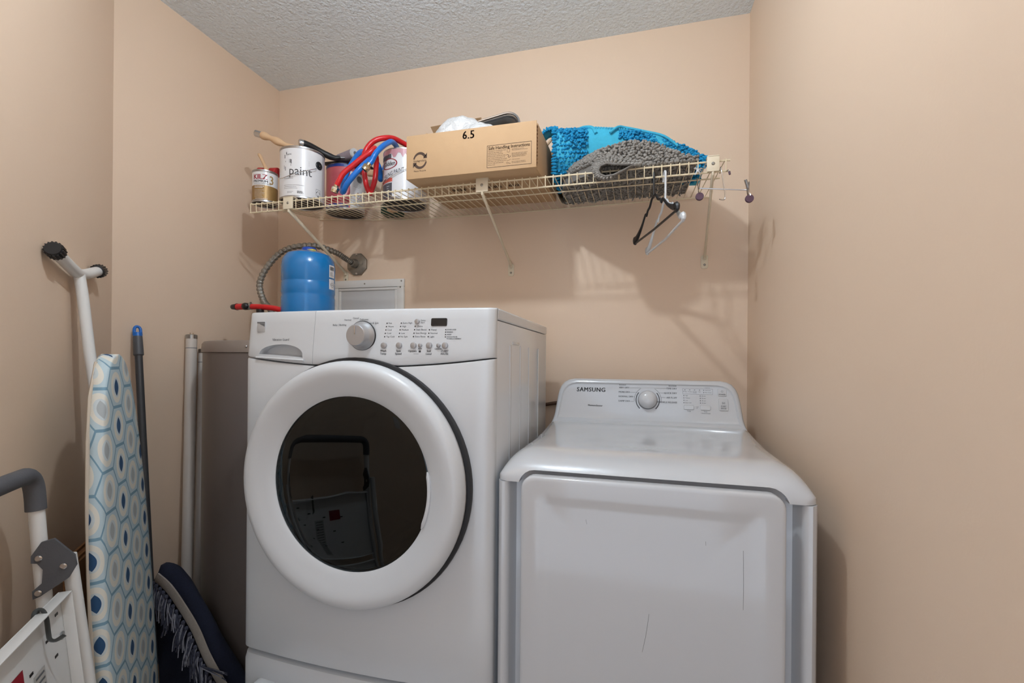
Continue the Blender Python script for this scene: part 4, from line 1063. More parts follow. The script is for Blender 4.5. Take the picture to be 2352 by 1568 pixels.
for y, k, dz in ((1.406, 1.03, .001), (1.415, 1.08, .003), (1.425, 1.16, .007), (1.435, 1.24, .012), (1.447, 1.32, .022), (1.458, 1.38, .032)):
    pts = ringat(y, k, dz)
    for i in range(nr_):
        if i in (4, 5): continue
        for q in (0, .33, .66):
            a, b = Vector(pts[i]), Vector(pts[(i + 1) % nr_]); p = a.lerp(b, q); d = p - Vector((-.065, y, 1.818 + dz)); d.y = -.012
            tuft(rt, p, d, .0053, .0085)
rto = rt.build('fold_tufts', M_GREYRUG, rlo); rto['kind'] = 'stuff'

# ================================================================== HANGERS
def hanger(name, label, m, hook, near, far, neck, bar, shoulder):
    t = thing(name, label, 'hanger', hook, 'clothes hangers on the shelf edge')
    nx, fx = Vector((*near, 0)), Vector((*far, 0)); c = Vector((hook[0], hook[1], 0))
    def at(a, z): return (c + (nx - c) * -a if a < 0 else c + (fx - c) * a) + Vector((0, 0, z))
    hk = [at(.0, neck), at(0, hook[2] - .012), at(.01, hook[2] + .004), at(.06, hook[2] + .012), at(.12, hook[2] + .004), at(.13, hook[2] - .022)]
    hk = [(hook[0], hook[1] - .002, neck), (hook[0], hook[1] - .003, hook[2] - .01), (hook[0], hook[1] - .001, hook[2] + .006), (hook[0] - .002, hook[1] + .006, hook[2] + .011), (hook[0] - .004, hook[1] + .013, hook[2] + .004), (hook[0] - .005, hook[1] + .014, hook[2] - .018)]
    MB().tube(smoothpath(hk, 4), .0032, 8).build('hook', m, t)
    for s_ in (-1, 1):
        q = [(0, neck), (.10, neck - .004), (.20, neck - .022), (.30, neck - .028), (.36, neck - .040), (.42, neck - .034), (.62, neck - .062), (.85, neck - (neck - bar) * .86), (.97, bar + .010), (1.0, bar + .002), (.95, bar - .003)]
        rs = []
        pts = smoothpath([at(s_ * a, z) for a, z in q], 3)
        for i in range(len(pts)):
            u = i / (len(pts) - 1); rs.append(.0042 + shoulder * max(0, 1 - abs(u - .80) / .22))
        MB().tube(pts, rs, 8, flat=(.75, 1)).build('arm', m, t)
    MB().tube([at(-.96, bar - .002), at(0, bar - .004), at(.96, bar - .002)], .0033, 8).build('trouser_bar', m, t)
hanger('clothes_hanger', 'black plastic clothes hanger hooked on the front of the wire shelf', M_BLACK, (.0555, 1.444, 1.806), (.107, 1.275), (.002, 1.612), 1.745, 1.648, .0075)
hanger('clothes_hanger', 'white plastic clothes hanger hooked on the shelf beside the black one', M_WHITE2, (.088, 1.444, 1.806), (.1215, 1.26), (.042, 1.635), 1.7275, 1.617, .0065)
ch = thing('clip_hanger', 'chrome trouser hanger with two plum-padded clips at the right end of the shelf', 'hanger', (.243, 1.44, 1.80), 'clothes hangers on the shelf edge')
MB().tube([(.180, 1.43, 1.7515), (.246, 1.43, 1.7435), (.311, 1.43, 1.735)], .0017, 8).build('bar', M_CHROME, ch)
MB().tube(smoothpath([(.2385, 1.452, 1.797), (.2385, 1.45, 1.808), (.2385, 1.44, 1.811), (.2385, 1.432, 1.80), (.241, 1.43, 1.785), (.2465, 1.43, 1.7455), (.2485, 1.43, 1.735), (.2485, 1.43, 1.716), (.243, 1.428, 1.7125), (.233, 1.424, 1.7135)], 4), .0016, 8).build('hook', M_CHROME, ch)
for x, z, an in ((.178, 1.7515, 0), (.309, 1.735, 1)):
    for s_ in (-1, 1):
        lf = MB().tube(smoothpath([(x + s_ * .006 * (1 - an) + (.004 * an if s_ > 0 else -.010 * an), 1.43 + s_ * .012, z + .026), (x + s_ * .003, 1.43 + s_ * .006, z + .008), (x, 1.43 + s_ * .002, z - .008), (x + .002, 1.43 + s_ * .0035, z - .018)], 4), .0052, 8, flat=(1, .25)).build('clip_leaf', M_CHROME, ch)
        MB().lathe([(0, 1.43 + s_ * .0028 - .0018), (.0105, 1.43 + s_ * .0028 - .0018), (.0112, 1.43 + s_ * .0028), (.0105, 1.43 + s_ * .0028 + .0018), (0, 1.43 + s_ * .0028 + .0018)], (x + .003, 0, z - .024), 'y', 20).build('clip_pad', M_PLUM, ch)
c2_ = MB().tube(smoothpath([(.2555, 1.449, 1.80), (.2575, 1.437, 1.7995), (.260, 1.434, 1.793)], 3), .0016, 6)
pl2 = thing('loose_clip', 'small plum-tipped wire clip hooked on the right end of the shelf', 'clip', (.258, 1.44, 1.79))
c2_.build('wire', M_CHROME, pl2); MB().tube([(.260, 1.434, 1.794), (.2615, 1.433, 1.785)], .003, 8).build('tip', M_PLUM, pl2)
rb = MB()
for d in ((-.011, 0, .007), (.012, 0, .004), (-.008, 0, -.012), (.006, 0, -.014), (.010, 0, -.004)):
    p = Vector((.177, 1.4385, 1.806)); rb.tube(smoothpath([p, p + Vector(d) * .5 + Vector((0, -.004, .002)), p + Vector(d)], 3), [.0028, .0032, .0036, .0036, .003, .0024, .0014], 6, flat=(1, .4))
rb.ball((.177, 1.437, 1.806), (.005, .004, .0045))
tag(rb.build('plastic_tie', M_WHITE2), 'scrap of white plastic ribbon tied to the shelf lip', 'ribbon')

# ================================================================== BACK WALL FITTINGS
jb = thing('junction_cover', 'grey octagonal electrical cover plate on the back wall above the blue tank', 'electrical cover', (-1.207, YB, 1.678))
ojc = [( -1.207 + .052 * cos(radians(22.5 + 45 * k)), 1.678 + .052 * sin(radians(22.5 + 45 * k))) for k in range(8)]
MB().prism(ojc, YB - .012, YB, 'xz').build('cover_plate', M_GALV, jb, bev=.003)
MB().lathe([(.02, YB - .012), (.02, YB - .024), (.016, YB - .03), (.016, YB - .04), (.0, YB - .04)], (-1.215, 0, 1.68), 'y', 20).build('conduit_nut', M_GALV, jb)
for k in (2, 6):
    a = radians(45 * k); MB().lathe([(0, YB - .0145), (.004, YB - .014), (.005, YB - .012)], (-1.207 + .042 * cos(a), 0, 1.678 + .042 * sin(a)), 'y', 10).build('screw', M_CHROME, jb)
path = smoothpath([(-1.216, 1.812, 1.680), (-1.232, 1.785, 1.695), (-1.2545, 1.75, 1.713), (-1.309, 1.68, 1.728), (-1.389, 1.62, 1.704), (-1.439, 1.58, 1.638), (-1.459, 1.55, 1.554), (-1.422, 1.53, 1.480), (-1.357, 1.50, 1.433), (-1.335, 1.48, 1.36), (-1.335, 1.475, 1.312)], 16)
cd = MB().tube(path, [.0125 if i % 3 == 0 else (.0098 if i % 3 == 1 else .0130) for i in range(len(path))], 12)
tag(cd.build('flexible_conduit', M_GALV, ang=20), 'ribbed metal conduit arching over the blue tank to the wall plate', 'conduit')
ap = thing('access_panel', 'white framed access panel on the back wall behind the blue tank', 'access panel', (-1.15, YB, 1.45))
px0, px1, pz0, pz1 = -1.335, -.972, 1.19, 1.605
def frame(x0, x1, z0, z1, w, y0, y1, name, par):
    for a in ((x0, x1, z1 - w, z1), (x0, x1, z0, z0 + w), (x0, x0 + w, z0 + w, z1 - w), (x1 - w, x1, z0 + w, z1 - w)):
        MB().box(a[0], a[1], y0, y1, a[2], a[3]).build(name, M_TRIM, par, bev=.0025)
frame(px0, px1, pz0, pz1, .034, YB - .013, YB, 'frame_rail', ap); frame(px0 + .0345, px1 - .0345, pz0 + .0345, pz1 - .0345, .012, YB - .009, YB, 'inner_rail', ap)
MB().box(px0 + .046, px1 - .046, YB - .004, YB, pz0 + .046, pz1 - .046).build('panel', mat('panel_white', (206, 206, 206), .5, var=.03), ap, bev=.001)
for x, z in ((px1 - .017, 1.568), (px0 + .17, pz1 - .017), (px1 - .017, 1.40), (px1 - .012, pz1 - .010)):
    MB().lathe([(0, YB - .0145), (.003, YB - .0142), (.004, YB - .0125)], (x, 0, z), 'y', 10).build('screw', M_GALV, ap)

# ================================================================== WATER HEATER AND PIPES
hc = (-1.28, 1.47)
wh = thing('water_heater', 'tall taupe water heater cylinder in the corner behind the washing machine', 'water heater', (hc[0], hc[1], 0))
MB().lathe([(0, 0), (.24, 0), (.25, .02), (.25, 1.268), (.246, 1.27)], (hc[0], hc[1], 0), n=72).build('tank_body', M_HEAT, wh)
MB().lathe([(.25, 1.269), (.2535, 1.270), (.2535, 1.275), (.2525, 1.298), (.246, 1.307), (.23, 1.31), (0, 1.312)], (hc[0], hc[1], 0), n=72).build('top_cap', M_HEATL, wh)
hs = cylfn(hc, .2525, -.42, 1.289, 0)(0, 0); MB().ball(hs, .0042, 10, 6).build('cap_screw', M_CHROME, wh)
MB().box(-1.322, -1.318, 1.208, 1.216, .3, .9)
et = thing('expansion_tank', 'glossy blue expansion tank standing on the water heater, half hidden by the washer', 'expansion tank', (-1.19, 1.5, 1.312))
tx, ty = -1.19, 1.50; tz = 1.364; H = .293
MB().lathe([(0, tz), (.05, tz), (.078, tz + .008), (.0915, tz + .025), (.0945, tz + .045), (.0945, tz + .112), (.0928, tz + .119), (.0928, tz + .126), (.0945, tz + .133), (.0938, tz + .168), (.0928, tz + .170), (.0928, tz + .174), (.0938, tz + .176), (.0945, tz + .23), (.0905, tz + .256), (.077, tz + .276), (.05, tz + .288), (.024, tz + .292), (0, tz + .292)], (tx, ty, 0), n=64).build('tank_body', M_TANK, et, ang=28)
MB().lathe([(.026, tz + .29), (.026, tz + .302), (.022, tz + .305), (0, tz + .305)], (tx + .002, ty, 0), n=26).build('valve_cap', M_TANKD, et)
MB().box(tx + .016, tx + .042, ty - .03, ty - .012, tz + .287, tz + .293).build('yellow_tag', mat('yellow_tag', (226, 206, 84), .5), et, bev=.001)
MB().lathe([(0, 1.311), (.016, 1.311), (.016, tz + .002), (0, tz + .002)], (tx, ty, 0), n=18).build('pipe_nipple', M_BRASS, et)
tl = cylfn((tx, ty), .0946, 0, 0, .0006); mb = MB()
rect(mb, .078, .112, tz + .190, tz + .236, tl, 4); lab1 = mb.build('label_sticker', M_CANW, et)
mb = MB(); rect(mb, .078, .112, tz + .146, tz + .184, tl, 4); lab2 = mb.build('label_sticker', M_CANW, et)
mb = MB(); tl2 = cylfn((tx, ty), .0946, 0, 0, .0011); xx = .082
random.seed(5)
while xx < .106: w = random.choice((.0006, .0012, .002)); rect(mb, xx, xx + w, tz + .217, tz + .231, tl2); xx += w + random.choice((.0007, .0014))
lines(mb, tl2, .081, .108, tz + .209, 5, .0032, .0005); disc(mb, 0, 0, 1, lambda x, z: tl2(.096 + x * .011, tz + .163 + z * .0085), 20, r0=.88); text(mb, 'ValuFlo', .0075, lambda x, z: tl2(.096 + x, tz + .163 + z), sx=.8); mb.build('label_print', M_INK, et, smooth=False)
rp_ = thing('red_pipe', 'red plastic water pipe with black end cap beside the blue tank', 'pipe', (-1.4, 1.45, 1.45))
MB().tube([(-1.472, 1.452, 1.4475), (-1.435, 1.45, 1.4475)], .0118, 14).build('end_sleeve', M_RED, rp_)
MB().tube([(-1.497, 1.453, 1.4475), (-1.494, 1.453, 1.4475), (-1.478, 1.452, 1.4475), (-1.47, 1.452, 1.4475)], [.007, .0095, .0115, .0135], 14).build('end_cap', M_BLACK, rp_)
MB().tube([(-1.437, 1.45, 1.4475), (-1.433, 1.45, 1.448), (-1.414, 1.45, 1.4475)], [.0125, .0140, .0130], 14).build('coupling', M_BLACK, rp_)
MB().ball((-1.418, 1.437, 1.4475), (.0125, .009, .0125), 12, 8).build('elbow_knob', M_BLACK, rp_)
MB().tube([(-1.414, 1.45, 1.4475), (-1.40, 1.45, 1.4465)], .0122, 14).build('clamp_ring', M_STEEL, rp_)
MB().box(-1.405, -1.400, 1.443, 1.449, 1.458, 1.464).build('clamp_screw', M_GALV, rp_, bev=.001)
MB().tube(smoothpath([(-1.402, 1.45, 1.4465), (-1.34, 1.45, 1.443), (-1.29, 1.455, 1.436), (-1.245, 1.46, 1.42)], 4), .0105, 14).build('pipe', M_RED, rp_)
MB().tube([(-1.362, 1.45, 1.437), (-1.362, 1.45, 1.312)], .0105, 14).build('riser', M_RED, rp_)
MB().tube([(-1.362, 1.45, 1.436), (-1.362, 1.45, 1.418)], .0135, 14).build('collar', M_BLACK, rp_)

# fluorescent tubes
def ftube(label, top, bot, R):
    t = thing('fluorescent_tube', label, 'fluorescent tube', bot, 'fluorescent tubes leaning in the corner')
    a, b = Vector(top), Vector(bot); d = (b - a).normalized()
    MB().tube([a + d * .012, b - d * .012], R, 24, caps=False).build('glass_tube', M_TUBE, t)
    for p, s_ in ((a, 1), (b, -1)):
        MB().tube([p, p + d * s_ * .002, p + d * s_ * .016], [R * .88, R * 1.03, R * 1.03], 24).build('end_cap', M_STEEL, t)
        for k in (-1, 1): MB().tube([p + Vector((0, k * .0063, 0)) - d * s_ * .007, p + Vector((0, k * .0063, 0)) + d * s_ * .001], .0013, 6).build('pin', M_BRASS, t)
    MB().tube([a + d * .050, a + d * .0525], R * 1.005, 24, caps=False).build('etched_ring', M_INKG, t)
ftube('pale fluorescent tube leaning in the corner, the one in front', (-1.613, 1.386, 1.338), (-1.552, 1.318, .008), .0185)
ftube('fluorescent tube mostly hidden between the front tube and the water heater', (-1.611, 1.437, 1.285), (-1.568, 1.375, .008), .0185)

# ================================================================== LEFT-HAND THINGS
# broom handle
bt_ = Vector((-1.616, 1.19, 1.352)); bb = Vector((-1.368, 1.082, .008)); bd = (bb - bt_).normalized()
bro = thing('broom_handle', 'dark grey broom handle with a blue hanging tip, leaning in the left corner', 'broom handle', (bb.x, bb.y, 0))
MB().tube([bt_ + bd * .06, bb], .0108, 16).build('handle', mat('dark_grey_metal', (58, 59, 62), .4, var=.12), bro)
MB().tube([bt_ + bd * .028, bt_ + bd * .032, bt_ + bd * .07, bt_ + bd * .095, bt_ + bd * .098], [.0115, .0128, .0138, .0142, .0115], 18).build('grip', mat('grip_grey', (76, 77, 80), .5), bro)
BMx = Matrix.Translation(bt_) @ (-bd).to_track_quat('Z', 'X').to_matrix().to_4x4()
outer = [( .0115 * cos(a), .0115 * sin(a)) for a in [pi * k / 10 for k in range(11)]]
tp = MB(BMx); op = [(-.0118, -.032)] + [(-.0118 * cos(pi * k / 10), -.006 + .0125 * sin(pi * k / 10)) for k in range(11)] + [(.0118, -.032)]
hl = [(.0055 * cos(-pi / 2 + 2 * pi * k / 12), -.008 + .0065 * sin(-pi / 2 + 2 * pi * k / 12)) for k in range(13)]
for y in (-.0075, .0075):
    pass
nO = len(op); nH = 12
ring_o = op; 
# tip as a thick loop with an eye
lo = [(-.0085 * cos(pi * k / 10), 0, -.010 + .0125 * sin(pi * k / 10)) for k in range(11)]
lo = [(-.0092, 0, -.028)] + lo + [(.0092, 0, -.028)]
tpo = MB(BMx).tube([(y, x, z) for x, y, z in lo], .0046, 10, flat=(1, 1)).build('hanging_tip', mat('blue_plastic', (18, 104, 190), .35), bro)
MB(BMx).tube([(0, 0, -.034), (0, 0, -.019)], [.0128, .0118], 16).build('tip_base', MATS['blue_plastic'], bro)
MB().tube([bb - bd * .30, bb - bd * .14], .0111, 16).build('paper_label', mat('kraft_label', (128, 108, 84), .8, var=.3, vscale=50), bro)
MB().tube([bb - bd * .03, bb], .0125, 16).build('foot_cap', M_BLACK, bro)

# ironing board
def iron_mat():
    n = NT('ogee_print_cotton')
    sp = n.n('ShaderNodeSeparateXYZ'); n.l(n.uv(), sp.inputs[0])
    U = n.math('DIVIDE', n.math('ADD', sp.outputs[0], 2.03), .165); V = n.math('DIVIDE', n.math('ADD', sp.outputs[1], 1), .094)
    def fr(x, o): x = n.math('ADD', x, o); return n.math('SUBTRACT', n.math('FRACT', x), .5)
    u1, v1, u2, v2 = fr(U, 0), fr(V, 0), fr(U, .5), fr(V, .5)
    def dd(a, b): return n.math('ADD', n.math('POWER', n.math('MULTIPLY', n.math('ABSOLUTE', a), 1.75), 2), n.math('POWER', n.math('ABSOLUTE', b), 2))
    d1, d2 = dd(u1, v1), dd(u2, v2); sel = n.math('LESS_THAN', d1, d2)
    def pick(a, b): return n.math('ADD', n.math('MULTIPLY', a, sel), n.math('MULTIPLY', b, n.math('SUBTRACT', 1, sel)))
    au = n.math('MULTIPLY', n.math('ABSOLUTE', pick(u1, u2)), 2); av = n.math('ABSOLUTE', pick(v1, v2))
    el = n.math('SQRT', n.math('ADD', n.math('POWER', n.math('MULTIPLY', au, 2.2), 2), n.math('POWER', n.math('MULTIPLY', av, 2.15), 2)))
    base = lin((184, 203, 210)); cream = lin((222, 219, 208)); line = lin((120, 154, 174)); navy = lin((40, 76, 114)); gr = lin((172, 178, 180))
    c = n.mix(n.math('LESS_THAN', el, .86), base, cream)
    c = n.mix(n.math('LESS_THAN', el, .56), c, lin((200, 210, 212)))
    c = n.mix(n.math('LESS_THAN', n.math('ADD', n.math('MULTIPLY', au, 3.4), n.math('MULTIPLY', n.math('POWER', av, 2), 11)), .55), c, n.mix(sel, gr, navy))
    edge = n.math('LESS_THAN', n.math('ABSOLUTE', n.math('SUBTRACT', d1, d2)), .045)
    edge = n.math('MAXIMUM', edge, n.math('GREATER_THAN', av, .462))
    c = n.mix(edge, c, line)
    n.l(c, n.p.inputs['Base Color']); n.p.inputs['Roughness'].default_value = .9
    n.bump(n.noise(420, 2), .12, .001)
    return n.m
ib = thing('ironing_board', 'folded ironing board in a blue and cream ogee print cover, standing against the left wall', 'ironing board', A(.40, .19, 0))
IW = [(0, .0), (.004, .022), (.012, .042), (.025, .060), (.05, .080), (.09, .100), (.16, .124), (.28, .150), (.45, .172), (.65, .184), (1.15, .184), (1.24, .17), (1.256, .15)]
def iw(d):
    for (a, wa), (b, wb) in zip(IW, IW[1:]):
        if d <= b: return wa + (wb - wa) * (d - a) / (b - a)
    return IW[-1][1]
def IB(x, d, o):
    """x across towards the camera, d down from the nose, o outwards from the cover plane"""
    t = d / 1.256; s_ = .452 - .058 * t; off = .14 + .053 * t
    return A(s_ + x, off + o, 1.258 - d)
ds = [0, .001, .004, .008, .014, .022, .035, .05, .07, .1, .14, .19, .25, .32, .4, .48, .56, .64, .72, .8, .88, .96, 1.04, 1.12, 1.2, 1.24, 1.256]
prof = [(-1, -.024), (-1.0, -.012), (-.985, -.003), (-.95, .001), (-.8, .002), (-.5, .003), (0, .003), (.5, .003), (.8, .002), (.95, .001), (.985, -.003), (1., -.012), (1., -.024), (.9, -.030), (0, -.032), (-.9, -.030)]
ibm = bpy.data.meshes.new('cover'); vs = []; uvs = []
npf = len(prof); o_ = Vector(ib['_o'])
random.seed(2)
for d in ds:
    w = iw(d); acc = 0
    for k, (px_, po) in enumerate(prof):
        wr_ = .003 * sin(d * 70 + k) * (1 if abs(px_) > .94 and po < -.004 else .12)
        vs.append(tuple(IB(px_ * max(w, .001) + wr_, d, po) - o_))
        uvs.append((px_ * w + (.03 * (abs(px_) > .97) * (-po / .012) * .5 * (1 if px_ > 0 else -1)), d))
fs = [(i * npf + k, (i + 1) * npf + k, (i + 1) * npf + (k + 1) % npf, i * npf + (k + 1) % npf) for i in range(len(ds) - 1) for k in range(npf)] + [tuple((len(ds) - 1) * npf + k for k in range(npf))]
ibm.from_pydata(vs, [], fs); ul = ibm.uv_layers.new(name='UVMap')
for lp_ in ibm.loops: ul.data[lp_.index].uv = uvs[lp_.vertex_index]
for p in ibm.polygons: p.use_smooth = True
bmx = bmesh.new(); bmx.from_mesh(ibm); bmesh.ops.recalc_face_normals(bmx, faces=bmx.faces); bmx.to_mesh(ibm); bmx.free()
ibm.materials.append(iron_mat()); ibo = bpy.data.objects.new('cover', ibm); COL.objects.link(ibo); ibo.parent = ib
MB().tube([IB(iw(d) + .0005, d, -.026) for d in (.02, .1, .2, .35, .5, .65, .8, .95, 1.1, 1.2)], .004, 6).build('drawstring_edge', mat('cotton_edge', (196, 184, 168), .9), ib)
tc0 = A(.32, .022, 1.472)
MB().tube(smoothpath([tc0, A(.322, .032, 1.40), A(.33, .056, 1.2), A(.345, .116, .8), A(.36, .137, .35)], 4), .0125, 18).build('leg', M_LADW, ib)
barp = smoothpath([A(.455, .022, 1.502), A(.41, .021, 1.490), A(.36, .021, 1.477), A(.32, .021, 1.470), A(.275, .021, 1.476), A(.225, .021, 1.489), A(.185, .022, 1.500)], 5)
MB().tube(barp, .0138, 18).build('foot_bar', M_LADW, ib)
for p, q in ((barp[0], barp[3]), (barp[-1], barp[-4])):
    d = (p - q).normalized(); pts = [p - d * .014, p - d * .012, p + d * .010, p + d * .014]
    MB().tube(pts, [.0145, .0178, .0178, .0155], 20).build('rubber_cap', M_BLACK, ib)
    e1 = d.orthogonal().normalized(); e2 = d.cross(e1)
    for k in range(16):
        a = 2 * pi * k / 16; c_ = e1 * cos(a) * .0178 + e2 * sin(a) * .0178
        MB().tube([p - d * .012 + c_, p + d * .011 + c_], .0018, 5).build('cap_rib', M_BLACK, ib)

# flattened cardboard
for k in range(5):
    o0 = .068 + .0061 * k; h = .79 - .006 * ((k * 7) % 3); e = .540 + .004 * ((k * 5) % 3)
    mb = MB(); a = [A(s_, o0 + .03 * (1 - z / .8) + d, z) for d in (0, .0055) for s_, z in ((.03, .004), (e, .004), (e, h), (.03, h))]
    mb.add(a, [(0, 1, 2, 3), (7, 6, 5, 4), (0, 1, 5, 4), (1, 2, 6, 5), (2, 3, 7, 6), (3, 0, 4, 7)])
    names = ['nearest the wall', 'second from the wall', 'in the middle of the stack', 'second from the ironing board', 'nearest the ironing board']
    o = thing('cardboard_sheet', 'flattened brown cardboard sheet behind the ironing board, ' + names[k], 'cardboard', A(.03, o0, 0), 'flattened cardboard behind the ironing board')
    mb.build('face_board', mat('dark_cardboard', (146, 104, 68), .85, var=.1, vscale=30), o)
    fe2 = MB()
    for i in range(100):
        z = .012 + i * (h - .02) / 100
        p0_, p1_ = A(e + .0002, o0 + .03 * (1 - z / .8) + .0012, z), A(e + .0002, o0 + .03 * (1 - z / .8) + .0043, z)
        fe2.add([p0_, p1_, p1_ + Vector((0, 0, .0035)) + SD * .0008, p0_ + Vector((0, 0, .0035)) + SD * .0008], [(0, 1, 2, 3)])
    fo_ = fe2.build('fluted_edge', M_CARDD, o); fo_['kind'] = 'stuff'

# navy rug with fringe
nv = thing('fringed_rug', 'dark navy rug with a beige binding and knotted fringe slumped by the water heater', 'rug', (-1.3, 1.16, 0))
RG = [(-1.478, 1.165, .545), (-1.466, 1.165, .572), (-1.450, 1.165, .588), (-1.40, 1.165, .566), (-1.345, 1.165, .518), (-1.29, 1.165, .458), (-1.245, 1.165, .388), (-1.195, 1.165, .325), (-1.145, 1.165, .27), (-1.08, 1.165, .22), (-1.01, 1.165, .19)]
rg = smoothpath(RG, 4)
mb = MB(); secn = 9; vs = []
for i, p in enumerate(rg):
    z = p.z
    for y, zz in ((1.175, .002), (1.195, z * .5), (1.19, z - .02), (1.178, z), (1.160, z - .002), (1.145, z - .03), (1.135, z * .55), (1.12, z * .25), (1.11, .002)):
        vs.append((p.x + .006 * sin(zz * 40 + i), y + .005 * sin(i * .8 + zz * 30), zz))
mb.add(vs, [(i * secn + k, (i + 1) * secn + k, (i + 1) * secn + (k + 1) % secn, i * secn + (k + 1) % secn) for i in range(len(rg) - 1) for k in range(secn)] + [tuple(range(secn)), tuple((len(rg) - 1) * secn + k for k in range(secn - 1, -1, -1))])
mb.build('folded_body', M_NAVY, nv, ang=80)
sp_ = smoothpath([(-1.452, 1.134, .557), (-1.40, 1.132, .530), (-1.345, 1.130, .480), (-1.29, 1.128, .420), (-1.245, 1.126, .350), (-1.195, 1.124, .290), (-1.145, 1.122, .240), (-1.10, 1.12, .2)], 4)
mb = MB(); vs = []
for i, p in enumerate(sp_):
    t = (sp_[min(i + 1, len(sp_) - 1)] - sp_[max(0, i - 1)]).normalized(); nn = Vector((-t.z, 0, t.x)); nn = nn if nn.z > 0 else -nn
    for o2, y in ((.014, .004), (.015, -.001), (.0, -.004), (-.015, -.001), (-.014, .004)): vs.append(p + nn * o2 + Vector((0, y, 0)))
mb.add(vs, [(i * 5 + k, i * 5 + k + 1, (i + 1) * 5 + k + 1, (i + 1) * 5 + k) for i in range(len(sp_) - 1) for k in range(4)])
mb.build('binding', M_BIND, nv)
random.seed(9)
M_FR2 = mat('pale_fringe', (128, 128, 136), .95, var=.5, vscale=150)
for i in range(1, len(sp_) - 2):
    p = sp_[i] + Vector((-.012, -.008, -.012)); ms = [MB(), MB()]
    over = i in (17, 20)
    dirv = Vector((.10, -.02, .008)) if over else Vector((random.uniform(-.01, .02), -.012, -random.uniform(.055, .10)))
    ms[0].ball(p, (.006, .006, .007), 8, 5)
    for k in range(9):
        q = p + Vector((random.uniform(-.005, .005), random.uniform(-.004, .004), -.004))
        e = q + dirv * random.uniform(.8, 1.1) + Vector((random.uniform(-.014, .014), random.uniform(-.008, .004), random.uniform(-.006, .006)))
        ms[k % 3 == 0].tube(smoothpath([q, q.lerp(e, .5) + Vector((random.uniform(-.006, .006), -.004, .004)), e], 3), .0016, 5)
    ts = ms[0].build('tassel', M_FRINGE, nv); ms[1].build('tassel_strands', M_FR2, ts)

# ================================================================== STEP LADDER
ld = thing('step_ladder', 'folded white step ladder with charcoal foam hand grip, leaning on the left wall', 'step ladder', A(1.0, .15, 0))
S0, S1 = .655, 1.045
def LA(s_, o, z): return A(s_, o, z * .967)
def lo1(z): return .062 + .075 * (1 - z / 1.05)             # front frame distance from the wall (leans)
def lo2(z): return lo1(z) + .038 + .03 * (1 - z / .9)
for s_, q in ((S0, 1), (S1, -1)):
    MB().tube([LA(s_ - .012 * q, lo1(.0), .012), LA(s_, lo1(.5), .5), LA(s_, lo1(.98), .985)], .0128, 18).build('front_rail', M_LADW, ld)
    MB().tube([LA(s_ - .03 * q, lo2(0), .012), LA(s_ - .012 * q, lo2(.86), .865)], .0128, 18).build('rear_rail', M_LADW, ld)
    MB().tube([LA(s_ - .012 * q, lo1(0), .0), LA(s_ - .012 * q, lo1(.03), .035)], .0155, 16).build('rubber_foot', M_GRIP, ld)
    MB().tube([LA(s_ - .03 * q, lo2(0), .0), LA(s_ - .03 * q, lo2(.03), .035)], .0155, 16).build('rubber_foot', M_GRIP, ld)
    # hinge plate
    pl = [(o * .76 + .002, .85 + (z - .85) * .88) for o, z in [(-.016, .885), (.004, .915), (.030, .920), (.072, .875), (.076, .850), (.060, .822), (.034, .806), (.004, .788), (-.012, .782), (-.013, .802), (.006, .818), (.008, .850), (-.004, .866), (-.016, .868)]]
    mb = MB(); n = len(pl); zmid = .85
    vs = [LA(s_ + d * q, lo1(zmid) + o, z) for d in (.010, .016) for o, z in pl]
    mb.add(vs, [tuple(range(n)), tuple(range(2 * n - 1, n - 1, -1))] + [(i, (i + 1) % n, n + (i + 1) % n, n + i) for i in range(n)])
    hpz = mb.build('hinge_plate', M_GRIP, ld)
    for o, z in ((.002, .875), (.040, .852), (.002, .803)):
        c_ = LA(s_ + .016 * q, lo1(zmid) + o, z); MB().tube([c_ - SD * .001 * q, c_ + SD * .002 * q, c_ + SD * .0035 * q], [.006, .006, .004], 14).build('rivet', M_CHROME, hpz)
# bent hand grip
gp = smoothpath([LA(S0, lo1(.975), .972), LA(S0, lo1(1.0), 1.005), LA(S0 + .004, lo1(1.03), 1.030), LA(S0 + .022, lo1(1.05), 1.047), LA(S0 + .06, lo1(1.05), 1.050), LA((S0 + S1) / 2, lo1(1.05), 1.052), LA(S1 - .06, lo1(1.05), 1.050), LA(S1 - .022, lo1(1.05), 1.047), LA(S1 - .004, lo1(1.03), 1.030), LA(S1, lo1(1.0), 1.005), LA(S1, lo1(.975), .972)], 5)
MB().tube(gp, .0165, 18).build('hand_grip', M_GRIP, ld)
# folding platform and two treads
def slabL(name, z0, z1, o_at, lip=.022):
    sa, sb = S0 + .020, S1 - .020
    g_ = MB(); th = .0025
    def P(s_, z, d): return LA(s_, o_at((z0 + z1) / 2) + (o_at(z) - o_at((z0 + z1) / 2)) + d, z)
    def sl(a, b, c_, d_, e, f):
        vs = [P(s_, z, o) for o in (e, f) for s_, z in ((a, c_), (b, c_), (b, d_), (a, d_))]
        g_.add(vs, [(0, 1, 2, 3), (7, 6, 5, 4), (0, 1, 5, 4), (1, 2, 6, 5), (2, 3, 7, 6), (3, 0, 4, 7)])
    sl(sa, sb, z0, z1, 0, th); sl(sa, sb, z1 - th, z1, th, lip); sl(sa, sb, z0, z0 + th, th, lip); sl(sa, sa + th, z0, z1, th, lip); sl(sb - th, sb, z0, z1, th, lip)
    return g_.build(name, M_LADW, ld, bev=.0008), P
op_ = lambda z: lo2(z) - .012
pf_, PP = slabL('platform', .47, .800, op_)
slabL('tread', .30, .40, lambda z: lo2(z) - .008); slabL('tread', .10, .20, lambda z: lo2(z) - .008)
